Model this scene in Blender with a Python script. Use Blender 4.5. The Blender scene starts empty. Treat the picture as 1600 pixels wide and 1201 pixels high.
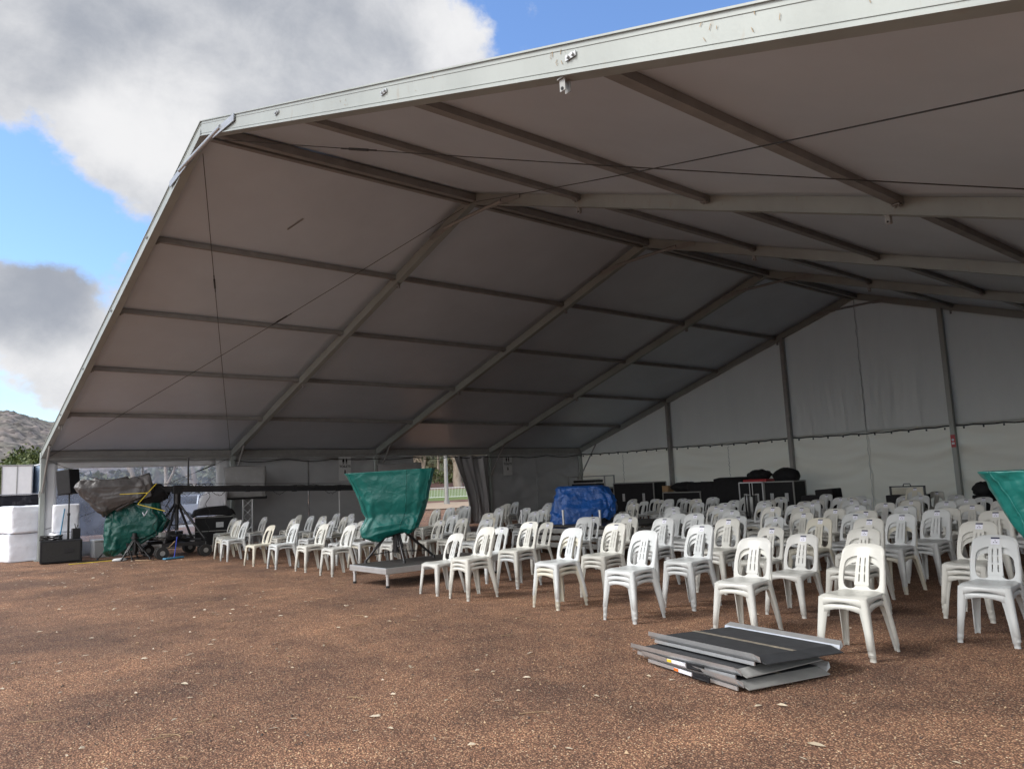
import bpy, bmesh, math, random
from mathutils import Vector, Matrix, noise
R_ = math.radians
PI = math.pi
rnd = random.Random(7)
SC = bpy.context.scene
COL = SC.collection

# ------------------------------------------------------------------ camera
cd = bpy.data.cameras.new('camera'); cam = bpy.data.objects.new('camera', cd); COL.objects.link(cam)
cam.matrix_world = Matrix(((0.64170468, 0.12410922, 0.75684345, 23.548),
                           (0.76577192, -0.04896445, -0.64124554, -3.608),
                           (-0.04252606, 0.99105973, -0.12646008, 1.5), (0, 0, 0, 1)))
cd.sensor_width = 36; cd.lens = 1198.3 * 36 / 1600
cd.clip_start = .05; cd.clip_end = 6000
SC.camera = cam

# ------------------------------------------------------------------ world, sun, exposure
SUN_EL, SUN_AZ = R_(44), R_(212)          # azimuth of the sun, clockwise from +Y
w = bpy.data.worlds.new('World'); SC.world = w; w.use_nodes = True
nt = w.node_tree; N = nt.nodes; L = nt.links
N.clear()
def nd(t, **k):
    n = N.new(t)
    for a, b in k.items(): setattr(n, a, b)
    return n
def mth(op, a, b=None, clamp=False):
    n = nd('ShaderNodeMath', operation=op, use_clamp=clamp)
    for i, v in enumerate((a, b)):
        if v is None: continue
        if isinstance(v, (int, float)): n.inputs[i].default_value = v
        else: L.new(v, n.inputs[i])
    return n.outputs[0]
out = nd('ShaderNodeOutputWorld'); bg = nd('ShaderNodeBackground'); bg.inputs[1].default_value = .11
sky = nd('ShaderNodeTexSky', sky_type='NISHITA'); sky.sun_disc = False
sky.sun_elevation = SUN_EL; sky.sun_rotation = SUN_AZ; sky.altitude = 600; sky.air_density = 1.3; sky.dust_density = .3; sky.ozone_density = 3.0
tc = nd('ShaderNodeTexCoord')
def wnoise(scale, detail, rough, dist=0, stretch=(1, 1, 1), off=(0, 0, 0)):
    dist *= .5
    mp = nd('ShaderNodeMapping'); mp.inputs['Scale'].default_value = stretch; mp.inputs['Location'].default_value = off
    L.new(tc.outputs['Generated'], mp.inputs[0])
    n = nd('ShaderNodeTexNoise'); n.inputs['Scale'].default_value = scale; n.inputs['Detail'].default_value = detail
    n.inputs['Roughness'].default_value = rough; n.inputs['Distortion'].default_value = dist
    L.new(mp.outputs[0], n.inputs['Vector']); return n.outputs[0]
def blob(d, inner, outer):                 # 1 inside angle inner (deg) of direction d, 0 past outer
    n = nd('ShaderNodeVectorMath', operation='DOT_PRODUCT'); L.new(tc.outputs['Generated'], n.inputs[0]); n.inputs[1].default_value = Vector(d).normalized()
    m = nd('ShaderNodeMapRange', interpolation_type='SMOOTHSTEP'); L.new(n.outputs['Value'], m.inputs[0])
    m.inputs[1].default_value = math.cos(R_(outer)); m.inputs[2].default_value = math.cos(R_(inner)); return m.outputs[0]
def ramp(v, a, b):
    m = nd('ShaderNodeMapRange', interpolation_type='SMOOTHSTEP'); L.new(v, m.inputs[0]); m.inputs[1].default_value = a; m.inputs[2].default_value = b; return m.outputs[0]
n1 = wnoise(3.6, 10, .6, .25, (1, 1, 1.3), (.3, .1, .2))
n2 = wnoise(8.5, 10, .6, .3, (1, 1, 1.2), (4.3, 2.1, .2))
cover = mth('ADD', mth('MULTIPLY', mth('SUBTRACT', n1, .5), 2.6), mth('MULTIPLY', mth('SUBTRACT', n2, .5), 2.4))
n4 = wnoise(19, 9, .62, .3, (1, 1, 1.4), (2.3, 6.1, .2))
cover = mth('ADD', cover, mth('MULTIPLY', mth('SUBTRACT', n4, .5), 1.3))
cover = mth('ADD', cover, .10)
for d, i, o, wt in (((-.868, .07, .50), 2, 9, 1.0), ((-.62, .57, .54), 1, 9, .55), ((-0.857, .167, .487), 2, 13, .75), ((-.836, .28, .471), 3, 12, .9), ((-.778, .386, .495), 3, 13, .8), ((-.883, .235, .41), 1, 7, .7), ((-.68, .512, .52), 1, 8, .35),
                    ((-.922, .12, .365), 1, 7.5, -1.0), ((-.925, .19, .33), 1, 7, -.35), ((-.95, .134, .29), 1, 5, -.6), ((-.97, .15, .187), .3, 2.2, -.5),
                    ((-.527, .666, .528), 3, 14, -1.1), ((-.964, .12, .225), 1, 5, .8), ((-.955, .185, .225), .6, 4, .6), ((-.975, .155, .155), .4, 4.2, .55), ((-.91, .17, .38), .3, 3, .5), ((-.925, .12, .35), .2, 2.2, .45), ((-.985, .12, .06), 1, 4, -.5), ((0, -.2, 1), 10, 60, .55), ((.2, -1, .4), 20, 70, 1.0)):
    cover = mth('ADD', cover, mth('MULTIPLY', blob(d, i, o), wt))
mask = ramp(cover, -.10, .60)
n3 = wnoise(7.5, 10, .62, .3, (1, 1, 1.25), (1.3, .5, .7))
shade = mth('MULTIPLY', mth('SUBTRACT', n3, .44), 2.6)
for d, i, o, wt in (((-.875, .232, .425), .5, 5.5, .75), ((-.905, .17, .40), .5, 3, .45), ((-.676, .512, .53), .5, 4, .5), ((-.857, .12, .50), 2, 9, -.55), ((-.77, .38, .5), 2, 11, -.5), ((-.964, .13, .225), 1, 5, -.9), ((-.978, .15, .14), .5, 4, .5), ((.2, -1, .5), 20, 70, .5)):
    shade = mth('ADD', shade, mth('MULTIPLY', blob(d, i, o), wt))
shade = ramp(mth('ADD', shade, .35), -.75, 1.35)
cr = nd('ShaderNodeMix', data_type='RGBA'); L.new(shade, cr.inputs[0]); cr.inputs[6].default_value = (1.65, 1.78, 2.05, 1); cr.inputs[7].default_value = (3.9, 3.9, 3.95, 1)
tint = nd('ShaderNodeMix', data_type='RGBA', blend_type='MULTIPLY'); tint.inputs[0].default_value = 1; L.new(sky.outputs[0], tint.inputs[6]); tint.inputs[7].default_value = (.78, .86, 1.02, 1)
mx = nd('ShaderNodeMix', data_type='RGBA'); L.new(mask, mx.inputs[0]); L.new(tint.outputs[2], mx.inputs[6]); L.new(cr.outputs[2], mx.inputs[7])
glow = mth('MULTIPLY', blob((.25, -1, .45), 8, 72), 9.0)      # unseen bright patch added to the sky behind the camera, soft fill for the tent
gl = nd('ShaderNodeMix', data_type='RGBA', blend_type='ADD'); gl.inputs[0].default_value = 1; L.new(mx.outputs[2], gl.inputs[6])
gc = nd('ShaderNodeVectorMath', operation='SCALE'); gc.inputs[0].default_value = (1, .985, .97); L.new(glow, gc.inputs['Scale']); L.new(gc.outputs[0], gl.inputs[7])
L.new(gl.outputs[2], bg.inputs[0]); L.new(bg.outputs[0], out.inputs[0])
sd = bpy.data.lights.new('sun', 'SUN'); sd.energy = 1.0; sd.angle = R_(14); sd.color = (1, .97, .93)
so = bpy.data.objects.new('sun', sd); COL.objects.link(so)
sv = Vector((math.sin(SUN_AZ) * math.cos(SUN_EL), math.cos(SUN_AZ) * math.cos(SUN_EL), math.sin(SUN_EL)))
so.rotation_euler = sv.to_track_quat('Z', 'Y').to_euler(); so.location = sv * 100
SC.view_settings.view_transform = 'Standard'; SC.view_settings.look = 'None'; SC.view_settings.gamma = 1; SC.view_settings.exposure = 1.06

# ------------------------------------------------------------------ helpers
class MB:
    def __init__(s): s.v = []; s.f = []; s.mi = []; s.sm = []
    def add(s, vs, fs, mi=0, sm=False):
        o = len(s.v); s.v += [tuple(p) for p in vs]
        for f in fs: s.f.append(tuple(i + o for i in f)); s.mi.append(mi); s.sm.append(sm)
    def box(s, lo, hi, mi=0, M=None):
        x0, y0, z0 = lo; x1, y1, z1 = hi
        vs = [Vector(p) for p in ((x0,y0,z0),(x1,y0,z0),(x1,y1,z0),(x0,y1,z0),(x0,y0,z1),(x1,y0,z1),(x1,y1,z1),(x0,y1,z1))]
        if M: vs = [M @ p for p in vs]
        s.add(vs, [(0,3,2,1),(4,5,6,7),(0,1,5,4),(1,2,6,5),(2,3,7,6),(3,0,4,7)], mi)
    def bbox(s, lo, hi, b=.01, mi=0, M=None):       # box with chamfered edges
        bm = bmesh.new(); bmesh.ops.create_cube(bm, size=1)
        for v in bm.verts: v.co = Vector([(lo[i] + hi[i]) / 2 + v.co[i] * (hi[i] - lo[i]) for i in range(3)])
        bmesh.ops.bevel(bm, geom=bm.edges[:], offset=b, segments=2, affect='EDGES', profile=.5)
        s.frombm(bm, mi, M)
    def frombm(s, bm, mi=0, M=None, sm=False):
        bm.verts.ensure_lookup_table(); bm.verts.index_update()
        s.add([(M @ v.co) if M else v.co.copy() for v in bm.verts], [[v.index for v in f.verts] for f in bm.faces], mi, sm); bm.free()
    def bar(s, a, b, wd, ht, mi=0, up=(0, 0, 1)):   # rectangular bar from a to b
        a = Vector(a); b = Vector(b); d = (b - a).normalized(); u = Vector(up)
        if abs(d.dot(u)) > .99: u = Vector((0, 1, 0))
        r = d.cross(u).normalized(); u = r.cross(d)
        vs = [p + r * (sx * wd / 2) + u * (sz * ht / 2) for p in (a, b) for sx, sz in ((-1,-1),(1,-1),(1,1),(-1,1))]
        s.add(vs, [(0,1,2,3)[::-1],(4,5,6,7),(0,1,5,4),(1,2,6,5),(2,3,7,6),(3,0,4,7)], mi)
    def tube(s, pts, r, n=8, mi=0, r1=None, cap=True):
        pts = [Vector(p) for p in pts]; rings = []
        for i, p in enumerate(pts):
            d = (pts[min(i+1, len(pts)-1)] - pts[max(i-1, 0)]).normalized()
            u = Vector((0, 0, 1)) if abs(d.z) < .95 else Vector((1, 0, 0))
            a = d.cross(u).normalized(); b = a.cross(d)
            t = i / max(1, len(pts)-1); rr = r if r1 is None else r + (r1 - r) * t
            rings.append([p + (a * math.cos(2*PI*k/n) + b * math.sin(2*PI*k/n)) * rr for k in range(n)])
        vs = [q for g in rings for q in g]; fs = []
        for i in range(len(rings)-1):
            for k in range(n): fs.append((i*n+k, i*n+(k+1)%n, (i+1)*n+(k+1)%n, (i+1)*n+k))
        s.add(vs, fs, mi, True)
        if cap:
            s.add(rings[0], [tuple(range(n))[::-1]], mi); s.add(rings[-1], [tuple(range(n))], mi)
    def cyl(s, c, r, h, n=20, mi=0, axis='Z', r1=None):
        c = Vector(c); d = {'X': Vector((1,0,0)), 'Y': Vector((0,1,0)), 'Z': Vector((0,0,1))}[axis]
        s.tube([c - d*h/2, c + d*h/2], r, n, mi, r1)
    def grid(s, fn, nu, nv, mi=0, sm=True, skip=None):
        vs = [fn(i/nu, j/nv) for j in range(nv+1) for i in range(nu+1)]
        fs = [(j*(nu+1)+i, j*(nu+1)+i+1, (j+1)*(nu+1)+i+1, (j+1)*(nu+1)+i) for j in range(nv) for i in range(nu) if not (skip and skip(i, j))]
        s.add(vs, fs, mi, sm)
    def build(s, name, mats, parent=None, loc=None, rot=None, solid=0):
        me = bpy.data.meshes.new(name); me.from_pydata(s.v, [], s.f); me.update()
        if not isinstance(mats, (list, tuple)): mats = [mats]
        for m in mats: me.materials.append(m)
        me.polygons.foreach_set('material_index', s.mi); me.polygons.foreach_set('use_smooth', s.sm)
        o = bpy.data.objects.new(name, me); COL.objects.link(o)
        if parent: o.parent = parent
        if loc: o.location = loc
        if rot: o.rotation_euler = rot
        if solid:
            md = o.modifiers.new('thickness', 'SOLIDIFY'); md.thickness = solid; md.offset = 0
        return o
def tag(o, label, cat, group=None, kind=None):
    if label: o['label'] = label
    if cat: o['category'] = cat
    if group: o['group'] = group
    if kind: o['kind'] = kind
    return o
def thing(name, loc, label, cat, group=None, rz=0):
    o = bpy.data.objects.new(name, None); COL.objects.link(o); o.empty_display_size = .2
    o.location = loc; o.rotation_euler = (0, 0, rz); return tag(o, label, cat, group)
def struct(o): o['kind'] = 'structure'; return o
def T(loc, rz=0, rx=0, ry=0): return Matrix.Translation(loc) @ Matrix.Rotation(rz, 4, 'Z') @ Matrix.Rotation(ry, 4, 'Y') @ Matrix.Rotation(rx, 4, 'X')

def mat(name, col, rough=.5, metal=0, var=0, vscale=3, bump=0, bscale=20, bdetail=4, spots=None, spotscale=8, coords='Object', col2=None, stretch=(1,1,1), coat=0, spec=.5, bump2=None, bdist=.02):
    m = bpy.data.materials.new(name); m.use_nodes = True; t = m.node_tree; n = t.nodes; l = t.links
    p = n['Principled BSDF']; p.inputs['Roughness'].default_value = rough; p.inputs['Metallic'].default_value = metal
    p.inputs['Base Color'].default_value = (*col, 1); p.inputs['Coat Weight'].default_value = coat; p.inputs['Specular IOR Level'].default_value = spec
    c = n.new('ShaderNodeTexCoord'); mp = n.new('ShaderNodeMapping'); mp.inputs['Scale'].default_value = stretch; l.new(c.outputs[coords], mp.inputs[0])
    last = None
    if var or col2:
        x = n.new('ShaderNodeTexNoise'); x.inputs['Scale'].default_value = vscale; x.inputs['Detail'].default_value = 6; x.inputs['Roughness'].default_value = .6; l.new(mp.outputs[0], x.inputs['Vector'])
        r = n.new('ShaderNodeMapRange'); l.new(x.outputs[0], r.inputs[0]); r.inputs[1].default_value = .3; r.inputs[2].default_value = .7
        mi = n.new('ShaderNodeMix'); mi.data_type = 'RGBA'; l.new(r.outputs[0], mi.inputs[0])
        a = col2 or tuple(v * (1 - var) for v in col); b = col if col2 else tuple(min(1, v * (1 + var)) for v in col)
        mi.inputs[6].default_value = (*a, 1); mi.inputs[7].default_value = (*b, 1); last = mi.outputs[2]
    if spots:
        x = n.new('ShaderNodeTexNoise'); x.inputs['Scale'].default_value = spotscale; x.inputs['Detail'].default_value = 7; x.inputs['Roughness'].default_value = .7; l.new(mp.outputs[0], x.inputs['Vector'])
        r = n.new('ShaderNodeMapRange'); l.new(x.outputs[0], r.inputs[0]); r.inputs[1].default_value = .6; r.inputs[2].default_value = .68
        mi = n.new('ShaderNodeMix'); mi.data_type = 'RGBA'; l.new(r.outputs[0], mi.inputs[0])
        if last: l.new(last, mi.inputs[6])
        else: mi.inputs[6].default_value = (*col, 1)
        mi.inputs[7].default_value = (*spots, 1); last = mi.outputs[2]
    if last: l.new(last, p.inputs['Base Color'])
    if bump:
        x = n.new('ShaderNodeTexNoise'); x.inputs['Scale'].default_value = bscale; x.inputs['Detail'].default_value = bdetail; x.inputs['Distortion'].default_value = .4; l.new(mp.outputs[0], x.inputs['Vector'])
        b = n.new('ShaderNodeBump'); b.inputs['Strength'].default_value = bump; b.inputs['Distance'].default_value = bdist; l.new(x.outputs[0], b.inputs['Height']); l.new(b.outputs[0], p.inputs['Normal'])
    return m

# ------------------------------------------------------------------ materials
M = {}
M['alu'] = mat('weathered_aluminium', (.315, .34, .325), .5, .15, var=.10, vscale=1.4, spots=(.30, .30, .27), spotscale=9, bump=.05, bscale=60, stretch=(1, 1, .35))
M['alu_dull'] = mat('dull_aluminium', (.30, .30, .29), .5, .35, var=.12, vscale=5)
M['purlin'] = mat('purlin_aluminium', (.25, .245, .235), .5, .2, var=.15, vscale=4)
M['alu_bright'] = mat('bright_aluminium', (.62, .63, .64), .33, .7, var=.08, vscale=8, bump=.05, bscale=90)
M['steel'] = mat('galvanised_steel', (.42, .43, .44), .4, .7, var=.15, vscale=20)
M['black'] = mat('black_paint', (.012, .012, .014), .6, 0, var=.3, vscale=10, spec=.3)
M['black_metal'] = mat('black_metal', (.018, .018, .02), .35, .2, var=.2, vscale=12)
M['black_cloth'] = mat('black_cloth', (.010, .010, .012), .85, 0, var=.3, vscale=9, bump=.5, bscale=7)
M['rubber'] = mat('rubber', (.02, .02, .02), .75, 0, var=.25, vscale=30)
M['cable'] = mat('steel_cable', (.05, .05, .05), .5, .4, var=.1)
def pvc(name, col, rough, bump, bscale, stretch, bdist, trans=.0, var=.06):
    m = mat(name, col, rough, 0, var=var, vscale=.8, bump=bump, bscale=bscale, stretch=stretch, bdist=bdist, bdetail=3)
    if trans:
        t = m.node_tree; p = t.nodes['Principled BSDF']; o = [x for x in t.nodes if x.type == 'OUTPUT_MATERIAL'][0]
        tr = t.nodes.new('ShaderNodeBsdfTranslucent'); tr.inputs[0].default_value = (*[min(1, c * 1.1) for c in col], 1)
        mi = t.nodes.new('ShaderNodeMixShader'); mi.inputs[0].default_value = trans
        t.links.new(p.outputs[0], mi.inputs[1]); t.links.new(tr.outputs[0], mi.inputs[2]); t.links.new(mi.outputs[0], o.inputs[0])
    return m
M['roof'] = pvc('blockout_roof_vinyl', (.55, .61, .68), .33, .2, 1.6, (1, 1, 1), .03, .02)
M['gable'] = pvc('gable_vinyl', (.67, .69, .66), .42, .8, 1.3, (1.2, 1, .35), .05, .28)
M['gable_low'] = pvc('lower_gable_vinyl', (.74, .725, .64), .5, .55, 1.1, (.5, 1, 2.2), .06, .55)
M['side'] = pvc('side_wall_vinyl', (.42, .43, .44), .4, .6, 1.0, (1, .6, 1.6), .07, .06)
M['curtain'] = pvc('curtain_vinyl', (.30, .30, .31), .38, .2, 3, (1, 1, .2), .02, .02)
M['white_trim'] = pvc('white_vinyl_trim', (.66, .67, .68), .45, .2, 3, (1, 1, 1), .02, .12)
def glassy(name, tint, haze, hazecol):
    m = bpy.data.materials.new(name); m.use_nodes = True; t = m.node_tree; n = t.nodes; l = t.links; p = n['Principled BSDF']
    p.inputs['Base Color'].default_value = (*hazecol, 1); p.inputs['Roughness'].default_value = .2
    tr = n.new('ShaderNodeBsdfTransparent'); tr.inputs[0].default_value = (*tint, 1)
    c = n.new('ShaderNodeTexCoord'); x = n.new('ShaderNodeTexNoise'); x.inputs['Scale'].default_value = 1.7; x.inputs['Detail'].default_value = 5; l.new(c.outputs['Object'], x.inputs['Vector'])
    b = n.new('ShaderNodeBump'); b.inputs['Strength'].default_value = .4; b.inputs['Distance'].default_value = .05; l.new(x.outputs[0], b.inputs['Height']); l.new(b.outputs[0], p.inputs['Normal'])
    r = n.new('ShaderNodeMapRange'); l.new(x.outputs[0], r.inputs[0]); r.inputs[1].default_value = .3; r.inputs[2].default_value = .75; r.inputs[3].default_value = haze * .6; r.inputs[4].default_value = haze * 1.6
    tl = n.new('ShaderNodeBsdfTranslucent'); tl.inputs[0].default_value = (*hazecol, 1); m2 = n.new('ShaderNodeMixShader'); m2.inputs[0].default_value = .5; l.new(p.outputs[0], m2.inputs[1]); l.new(tl.outputs[0], m2.inputs[2])
    mi = n.new('ShaderNodeMixShader'); l.new(r.outputs[0], mi.inputs[0]); l.new(tr.outputs[0], mi.inputs[1]); l.new(m2.outputs[0], mi.inputs[2])
    o = [q for q in n if q.type == 'OUTPUT_MATERIAL'][0]; l.new(mi.outputs[0], o.inputs[0]); return m
M['clear'] = glassy('clear_window_vinyl', (.88, .93, 1.0), .28, (.62, .70, .88))
M['glass'] = mat('vehicle_glass', (.02, .025, .03), .08, 0, spec=.8)
M['green'] = mat('green_vinyl_tarpaulin', (.0035, .125, .110), .36, 0, var=.12, vscale=4, bump=.55, bscale=5.5, bdetail=3, bdist=.05)
M['green_dark'] = mat('dark_green_vinyl_tarpaulin', (.004, .075, .062), .32, 0, var=.2, vscale=4, bump=.7, bscale=5, bdetail=3, bdist=.06)
M['grey_tarp'] = mat('grey_plastic_tarpaulin', (.085, .08, .08), .40, 0, var=.15, vscale=4, bump=.6, bscale=6, bdist=.05)
M['grey_cover'] = mat('grey_screen_cover', (.19, .19, .19), .5, 0, var=.12, vscale=3, bump=.5, bscale=5, bdist=.04)
M['blue'] = mat('blue_poly_tarpaulin', (.010, .08, .31), .36, 0, var=.2, vscale=5, bump=.8, bscale=7, bdetail=5, bdist=.05)
M['wrap'] = mat('white_woven_wrap', (.78, .80, .86), .6, 0, var=.05, vscale=5, bump=.5, bscale=7, bdist=.03)
M['white_paint'] = mat('white_paint', (.75, .76, .78), .4, 0, var=.04)
M['silver'] = mat('silver_car_paint', (.50, .53, .58), .28, .5, coat=.6)
M['white_car'] = mat('white_car_paint', (.78, .79, .80), .3, 0, coat=.6)
M['blue_car'] = mat('dark_blue_car_paint', (.03, .05, .10), .3, .2, coat=.6)
M['red'] = mat('red_paint', (.45, .03, .04), .4, 0, var=.1)
M['yellow'] = mat('yellow_tape', (.65, .50, .03), .5)
M['orange'] = mat('orange_plastic', (.70, .16, .02), .5)
M['blue_plastic'] = mat('blue_plastic', (.06, .22, .36), .5, var=.1)
M['blue_rope'] = mat('blue_rope', (.03, .06, .45), .6)
M['wood'] = mat('plain_wood', (.34, .22, .11), .6, var=.2, vscale=6)
M['deck'] = mat('black_deck_board', (.045, .043, .042), .5, 0, var=.35, vscale=5, bump=.15, bscale=120)
M['worn'] = mat('worn_hinge', (.30, .26, .19), .6, 0, col2=(.10, .095, .09), vscale=9)
M['grit'] = mat('black_grit_tread', (.028, .030, .034), .75, 0, var=.3, vscale=8, bump=.5, bscale=160, bdist=.004)
M['sticker'] = mat('white_sticker', (.72, .73, .82), .5)
M['ink'] = mat('dark_ink', (.02, .022, .06), .5)
M['sign'] = mat('white_sign_board', (.55, .56, .56), .5, var=.05)
M['signink'] = mat('black_sign_ink', (.008, .008, .008), .6)
M['bark'] = mat('pale_gum_bark', (.42, .36, .29), .8, 0, col2=(.22, .17, .13), vscale=3, bump=.4, bscale=10, stretch=(1, 1, .3))
M['bark_dark'] = mat('dark_bark', (.13, .10, .08), .85, 0, var=.3, vscale=5)
M['leaf'] = mat('gum_leaves', (.075, .095, .05), .6, 0, col2=(.13, .12, .065), vscale=.8)
M['leaf_green'] = mat('green_leaves', (.045, .085, .018), .6, 0, col2=(.12, .13, .03), vscale=.6)
M['leaf_dry'] = mat('dry_leaves', (.36, .28, .18), .7, 0, col2=(.58, .52, .42), vscale=3)
M['twig'] = mat('dry_twig', (.33, .23, .13), .8, var=.3, vscale=9)
def plastic(name, col):
    m = mat(name, col, .36, 0, var=.03, vscale=2, bump=.04, bscale=120, bdist=.003, coat=0); m.node_tree.nodes['Principled BSDF'].inputs['Subsurface Weight'].default_value = 0; return m
M['chair_white'] = plastic('cool_white_plastic', (.575, .60, .60))
M['chair_cream'] = plastic('cream_white_plastic', (.59, .59, .545))
M['chair_grey'] = plastic('pale_grey_plastic', (.55, .555, .53))
M['chair_yellow'] = plastic('yellowed_white_plastic', (.60, .58, .49))

# ground: red-brown gravel bound in dark tar
def ground_mat():
    m = bpy.data.materials.new('red_gravel'); m.use_nodes = True; t = m.node_tree; n = t.nodes; l = t.links; p = n['Principled BSDF']
    c = n.new('ShaderNodeTexCoord'); O = c.outputs['Object']
    def noi(s, d=5, r=.6):
        x = n.new('ShaderNodeTexNoise'); x.inputs['Scale'].default_value = s; x.inputs['Detail'].default_value = d; x.inputs['Roughness'].default_value = r; l.new(O, x.inputs['Vector']); return x.outputs[0]
    def mr(v, a, b, c0=0., c1=1.):
        r = n.new('ShaderNodeMapRange'); l.new(v, r.inputs[0]); r.inputs[1].default_value = a; r.inputs[2].default_value = b; r.inputs[3].default_value = c0; r.inputs[4].default_value = c1; return r.outputs[0]
    def mix(f, a, b, bt='MIX'):
        x = n.new('ShaderNodeMix'); x.data_type = 'RGBA'; x.blend_type = bt
        if isinstance(f, float): x.inputs[0].default_value = f
        else: l.new(f, x.inputs[0])
        for k, v in ((6, a), (7, b)):
            if isinstance(v, tuple): x.inputs[k].default_value = (*v, 1)
            else: l.new(v, x.inputs[k])
        return x.outputs[2]
    vo = n.new('ShaderNodeTexVoronoi'); vo.inputs['Scale'].default_value = 88; l.new(O, vo.inputs['Vector'])
    sep = n.new('ShaderNodeSeparateColor'); l.new(vo.outputs['Color'], sep.inputs[0])
    cr = n.new('ShaderNodeValToRGB'); l.new(sep.outputs[0], cr.inputs[0]); e = cr.color_ramp; e.interpolation = 'CONSTANT'
    for i, (pos, col) in enumerate(((0, (.17, .095, .065)), (.2, (.27, .148, .098)), (.42, (.36, .205, .135)), (.62, (.44, .265, .175)), (.80, (.53, .345, .22)), (.92, (.62, .46, .31)), (.975, (.74, .62, .46)))):
        if i < 2: el = e.elements[i]; el.position = pos
        else: el = e.elements.new(pos)
        el.color = (*col, 1)
    gap = mr(vo.outputs['Distance'], .28, .62)
    col = mix(gap, cr.outputs[0], (.115, .070, .052))
    big = mix(mr(noi(.55, 6, .65), .36, .64), (.78, .76, .77), (1.46, 1.36, 1.24))
    col = mix(1., col, big, 'MULTIPLY')
    mid = mix(mr(noi(2.3, 5, .6), .35, .65), (.82, .82, .84), (1.14, 1.12, 1.08))
    col = mix(1., col, mid, 'MULTIPLY')
    # small tar patches
    st = mr(noi(.23, 4, .55), .60, .70); col = mix(mr(st, 0, 1, 0, .45), col, (.10, .07, .058))
    l.new(col, p.inputs['Base Color']); p.inputs['Roughness'].default_value = .88; p.inputs['Specular IOR Level'].default_value = .25
    sp = n.new('ShaderNodeMath'); sp.operation = 'MULTIPLY'; l.new(sep.outputs[1], sp.inputs[0]); sp.inputs[1].default_value = .5; 
    inv = n.new('ShaderNodeMath'); inv.operation = 'SUBTRACT'; l.new(sp.outputs[0], inv.inputs[0]); l.new(vo.outputs['Distance'], inv.inputs[1])
    b = n.new('ShaderNodeBump'); b.inputs['Strength'].default_value = .9; b.inputs['Distance'].default_value = .010; l.new(inv.outputs[0], b.inputs['Height'])
    b2 = n.new('ShaderNodeBump'); b2.inputs['Strength'].default_value = .5; b2.inputs['Distance'].default_value = .08; l.new(noi(1.2, 4), b2.inputs['Height']); l.new(b.outputs[0], b2.inputs['Normal'])
    l.new(b2.outputs[0], p.inputs['Normal']); return m
M['ground'] = ground_mat()
M['mulch'] = mat('bark_mulch', (.14, .065, .045), .9, 0, var=.3, vscale=2, bump=.6, bscale=30)
M['grassm'] = mat('lawn', (.11, .16, .035), .85, 0, var=.25, vscale=.7, bump=.6, bscale=40)
M['path'] = mat('pale_gravel_path', (.36, .27, .19), .85, 0, var=.15, vscale=2)
M['line'] = mat('white_kerb_paint', (.72, .70, .64), .6, var=.1)
def hill_mat():
    m = mat('wooded_hillside', (.20, .165, .155), .95, 0, col2=(.09, .092, .07), vscale=.03, bump=0)
    t = m.node_tree; n = t.nodes; l = t.links; p = n['Principled BSDF']
    src = p.inputs['Base Color'].links[0].from_socket
    c = n.new('ShaderNodeTexCoord'); v = n.new('ShaderNodeTexVoronoi'); v.inputs['Scale'].default_value = .22; l.new(c.outputs['Object'], v.inputs['Vector'])
    mi = n.new('ShaderNodeMix'); mi.data_type = 'RGBA'; mi.blend_type = 'MULTIPLY'; mi.inputs[0].default_value = 1; l.new(src, mi.inputs[6])
    s = n.new('ShaderNodeMapRange'); se = n.new('ShaderNodeSeparateColor'); l.new(v.outputs['Color'], se.inputs[0]); l.new(se.outputs[0], s.inputs[0]); s.inputs[3].default_value = .4; s.inputs[4].default_value = 1.5
    l.new(s.outputs[0], mi.inputs[7]); l.new(mi.outputs[2], p.inputs['Base Color']); return m
M['hill'] = hill_mat()

# ------------------------------------------------------------------ the setting
b = MB(); 
def gfn(u, v):
    return Vector(((u - .5) * 3600, (v - .5) * 3600, 0))
b.grid(gfn, 6, 6, sm=False); struct(b.build('ground', M['ground']))
# lawn, mulch bank and path beyond the side doorway, rising gently away from the tent
def strip(name, m, d0, d1, z0, z1, seed=0):
    b = MB(); c0 = Vector((23.5, -3.6)); 
    def fn(u, v):
        a = R_(-62 + 30 * u); d = d0 + (d1 - d0) * v
        return Vector((c0.x + math.sin(a) * d, c0.y + math.cos(a) * d, z0 + (z1 - z0) * v + (.04 * noise.noise(Vector((u * 20, v * 3, seed))))))
    b.grid(fn, 40, 4); return struct(b.build(name, m))
strip('path', M['path'], 49, 66, .06, .07); strip('mulch_bed', M['mulch'], 66, 72, .08, .12, 2); strip('lawn', M['grassm'], 72, 112, .12, .9, 3); strip('mulch_bank', M['mulch'], 112, 165, .92, 3.4, 4)
# painted kerb line seen through the clear window
b = MB(); b.bbox((-.09, -14, 0), (.09, 14, .13), .02); k = struct(b.build('kerb', M['line'], None, (-16.2, 8, 0), (0, 0, R_(-4))))
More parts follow.
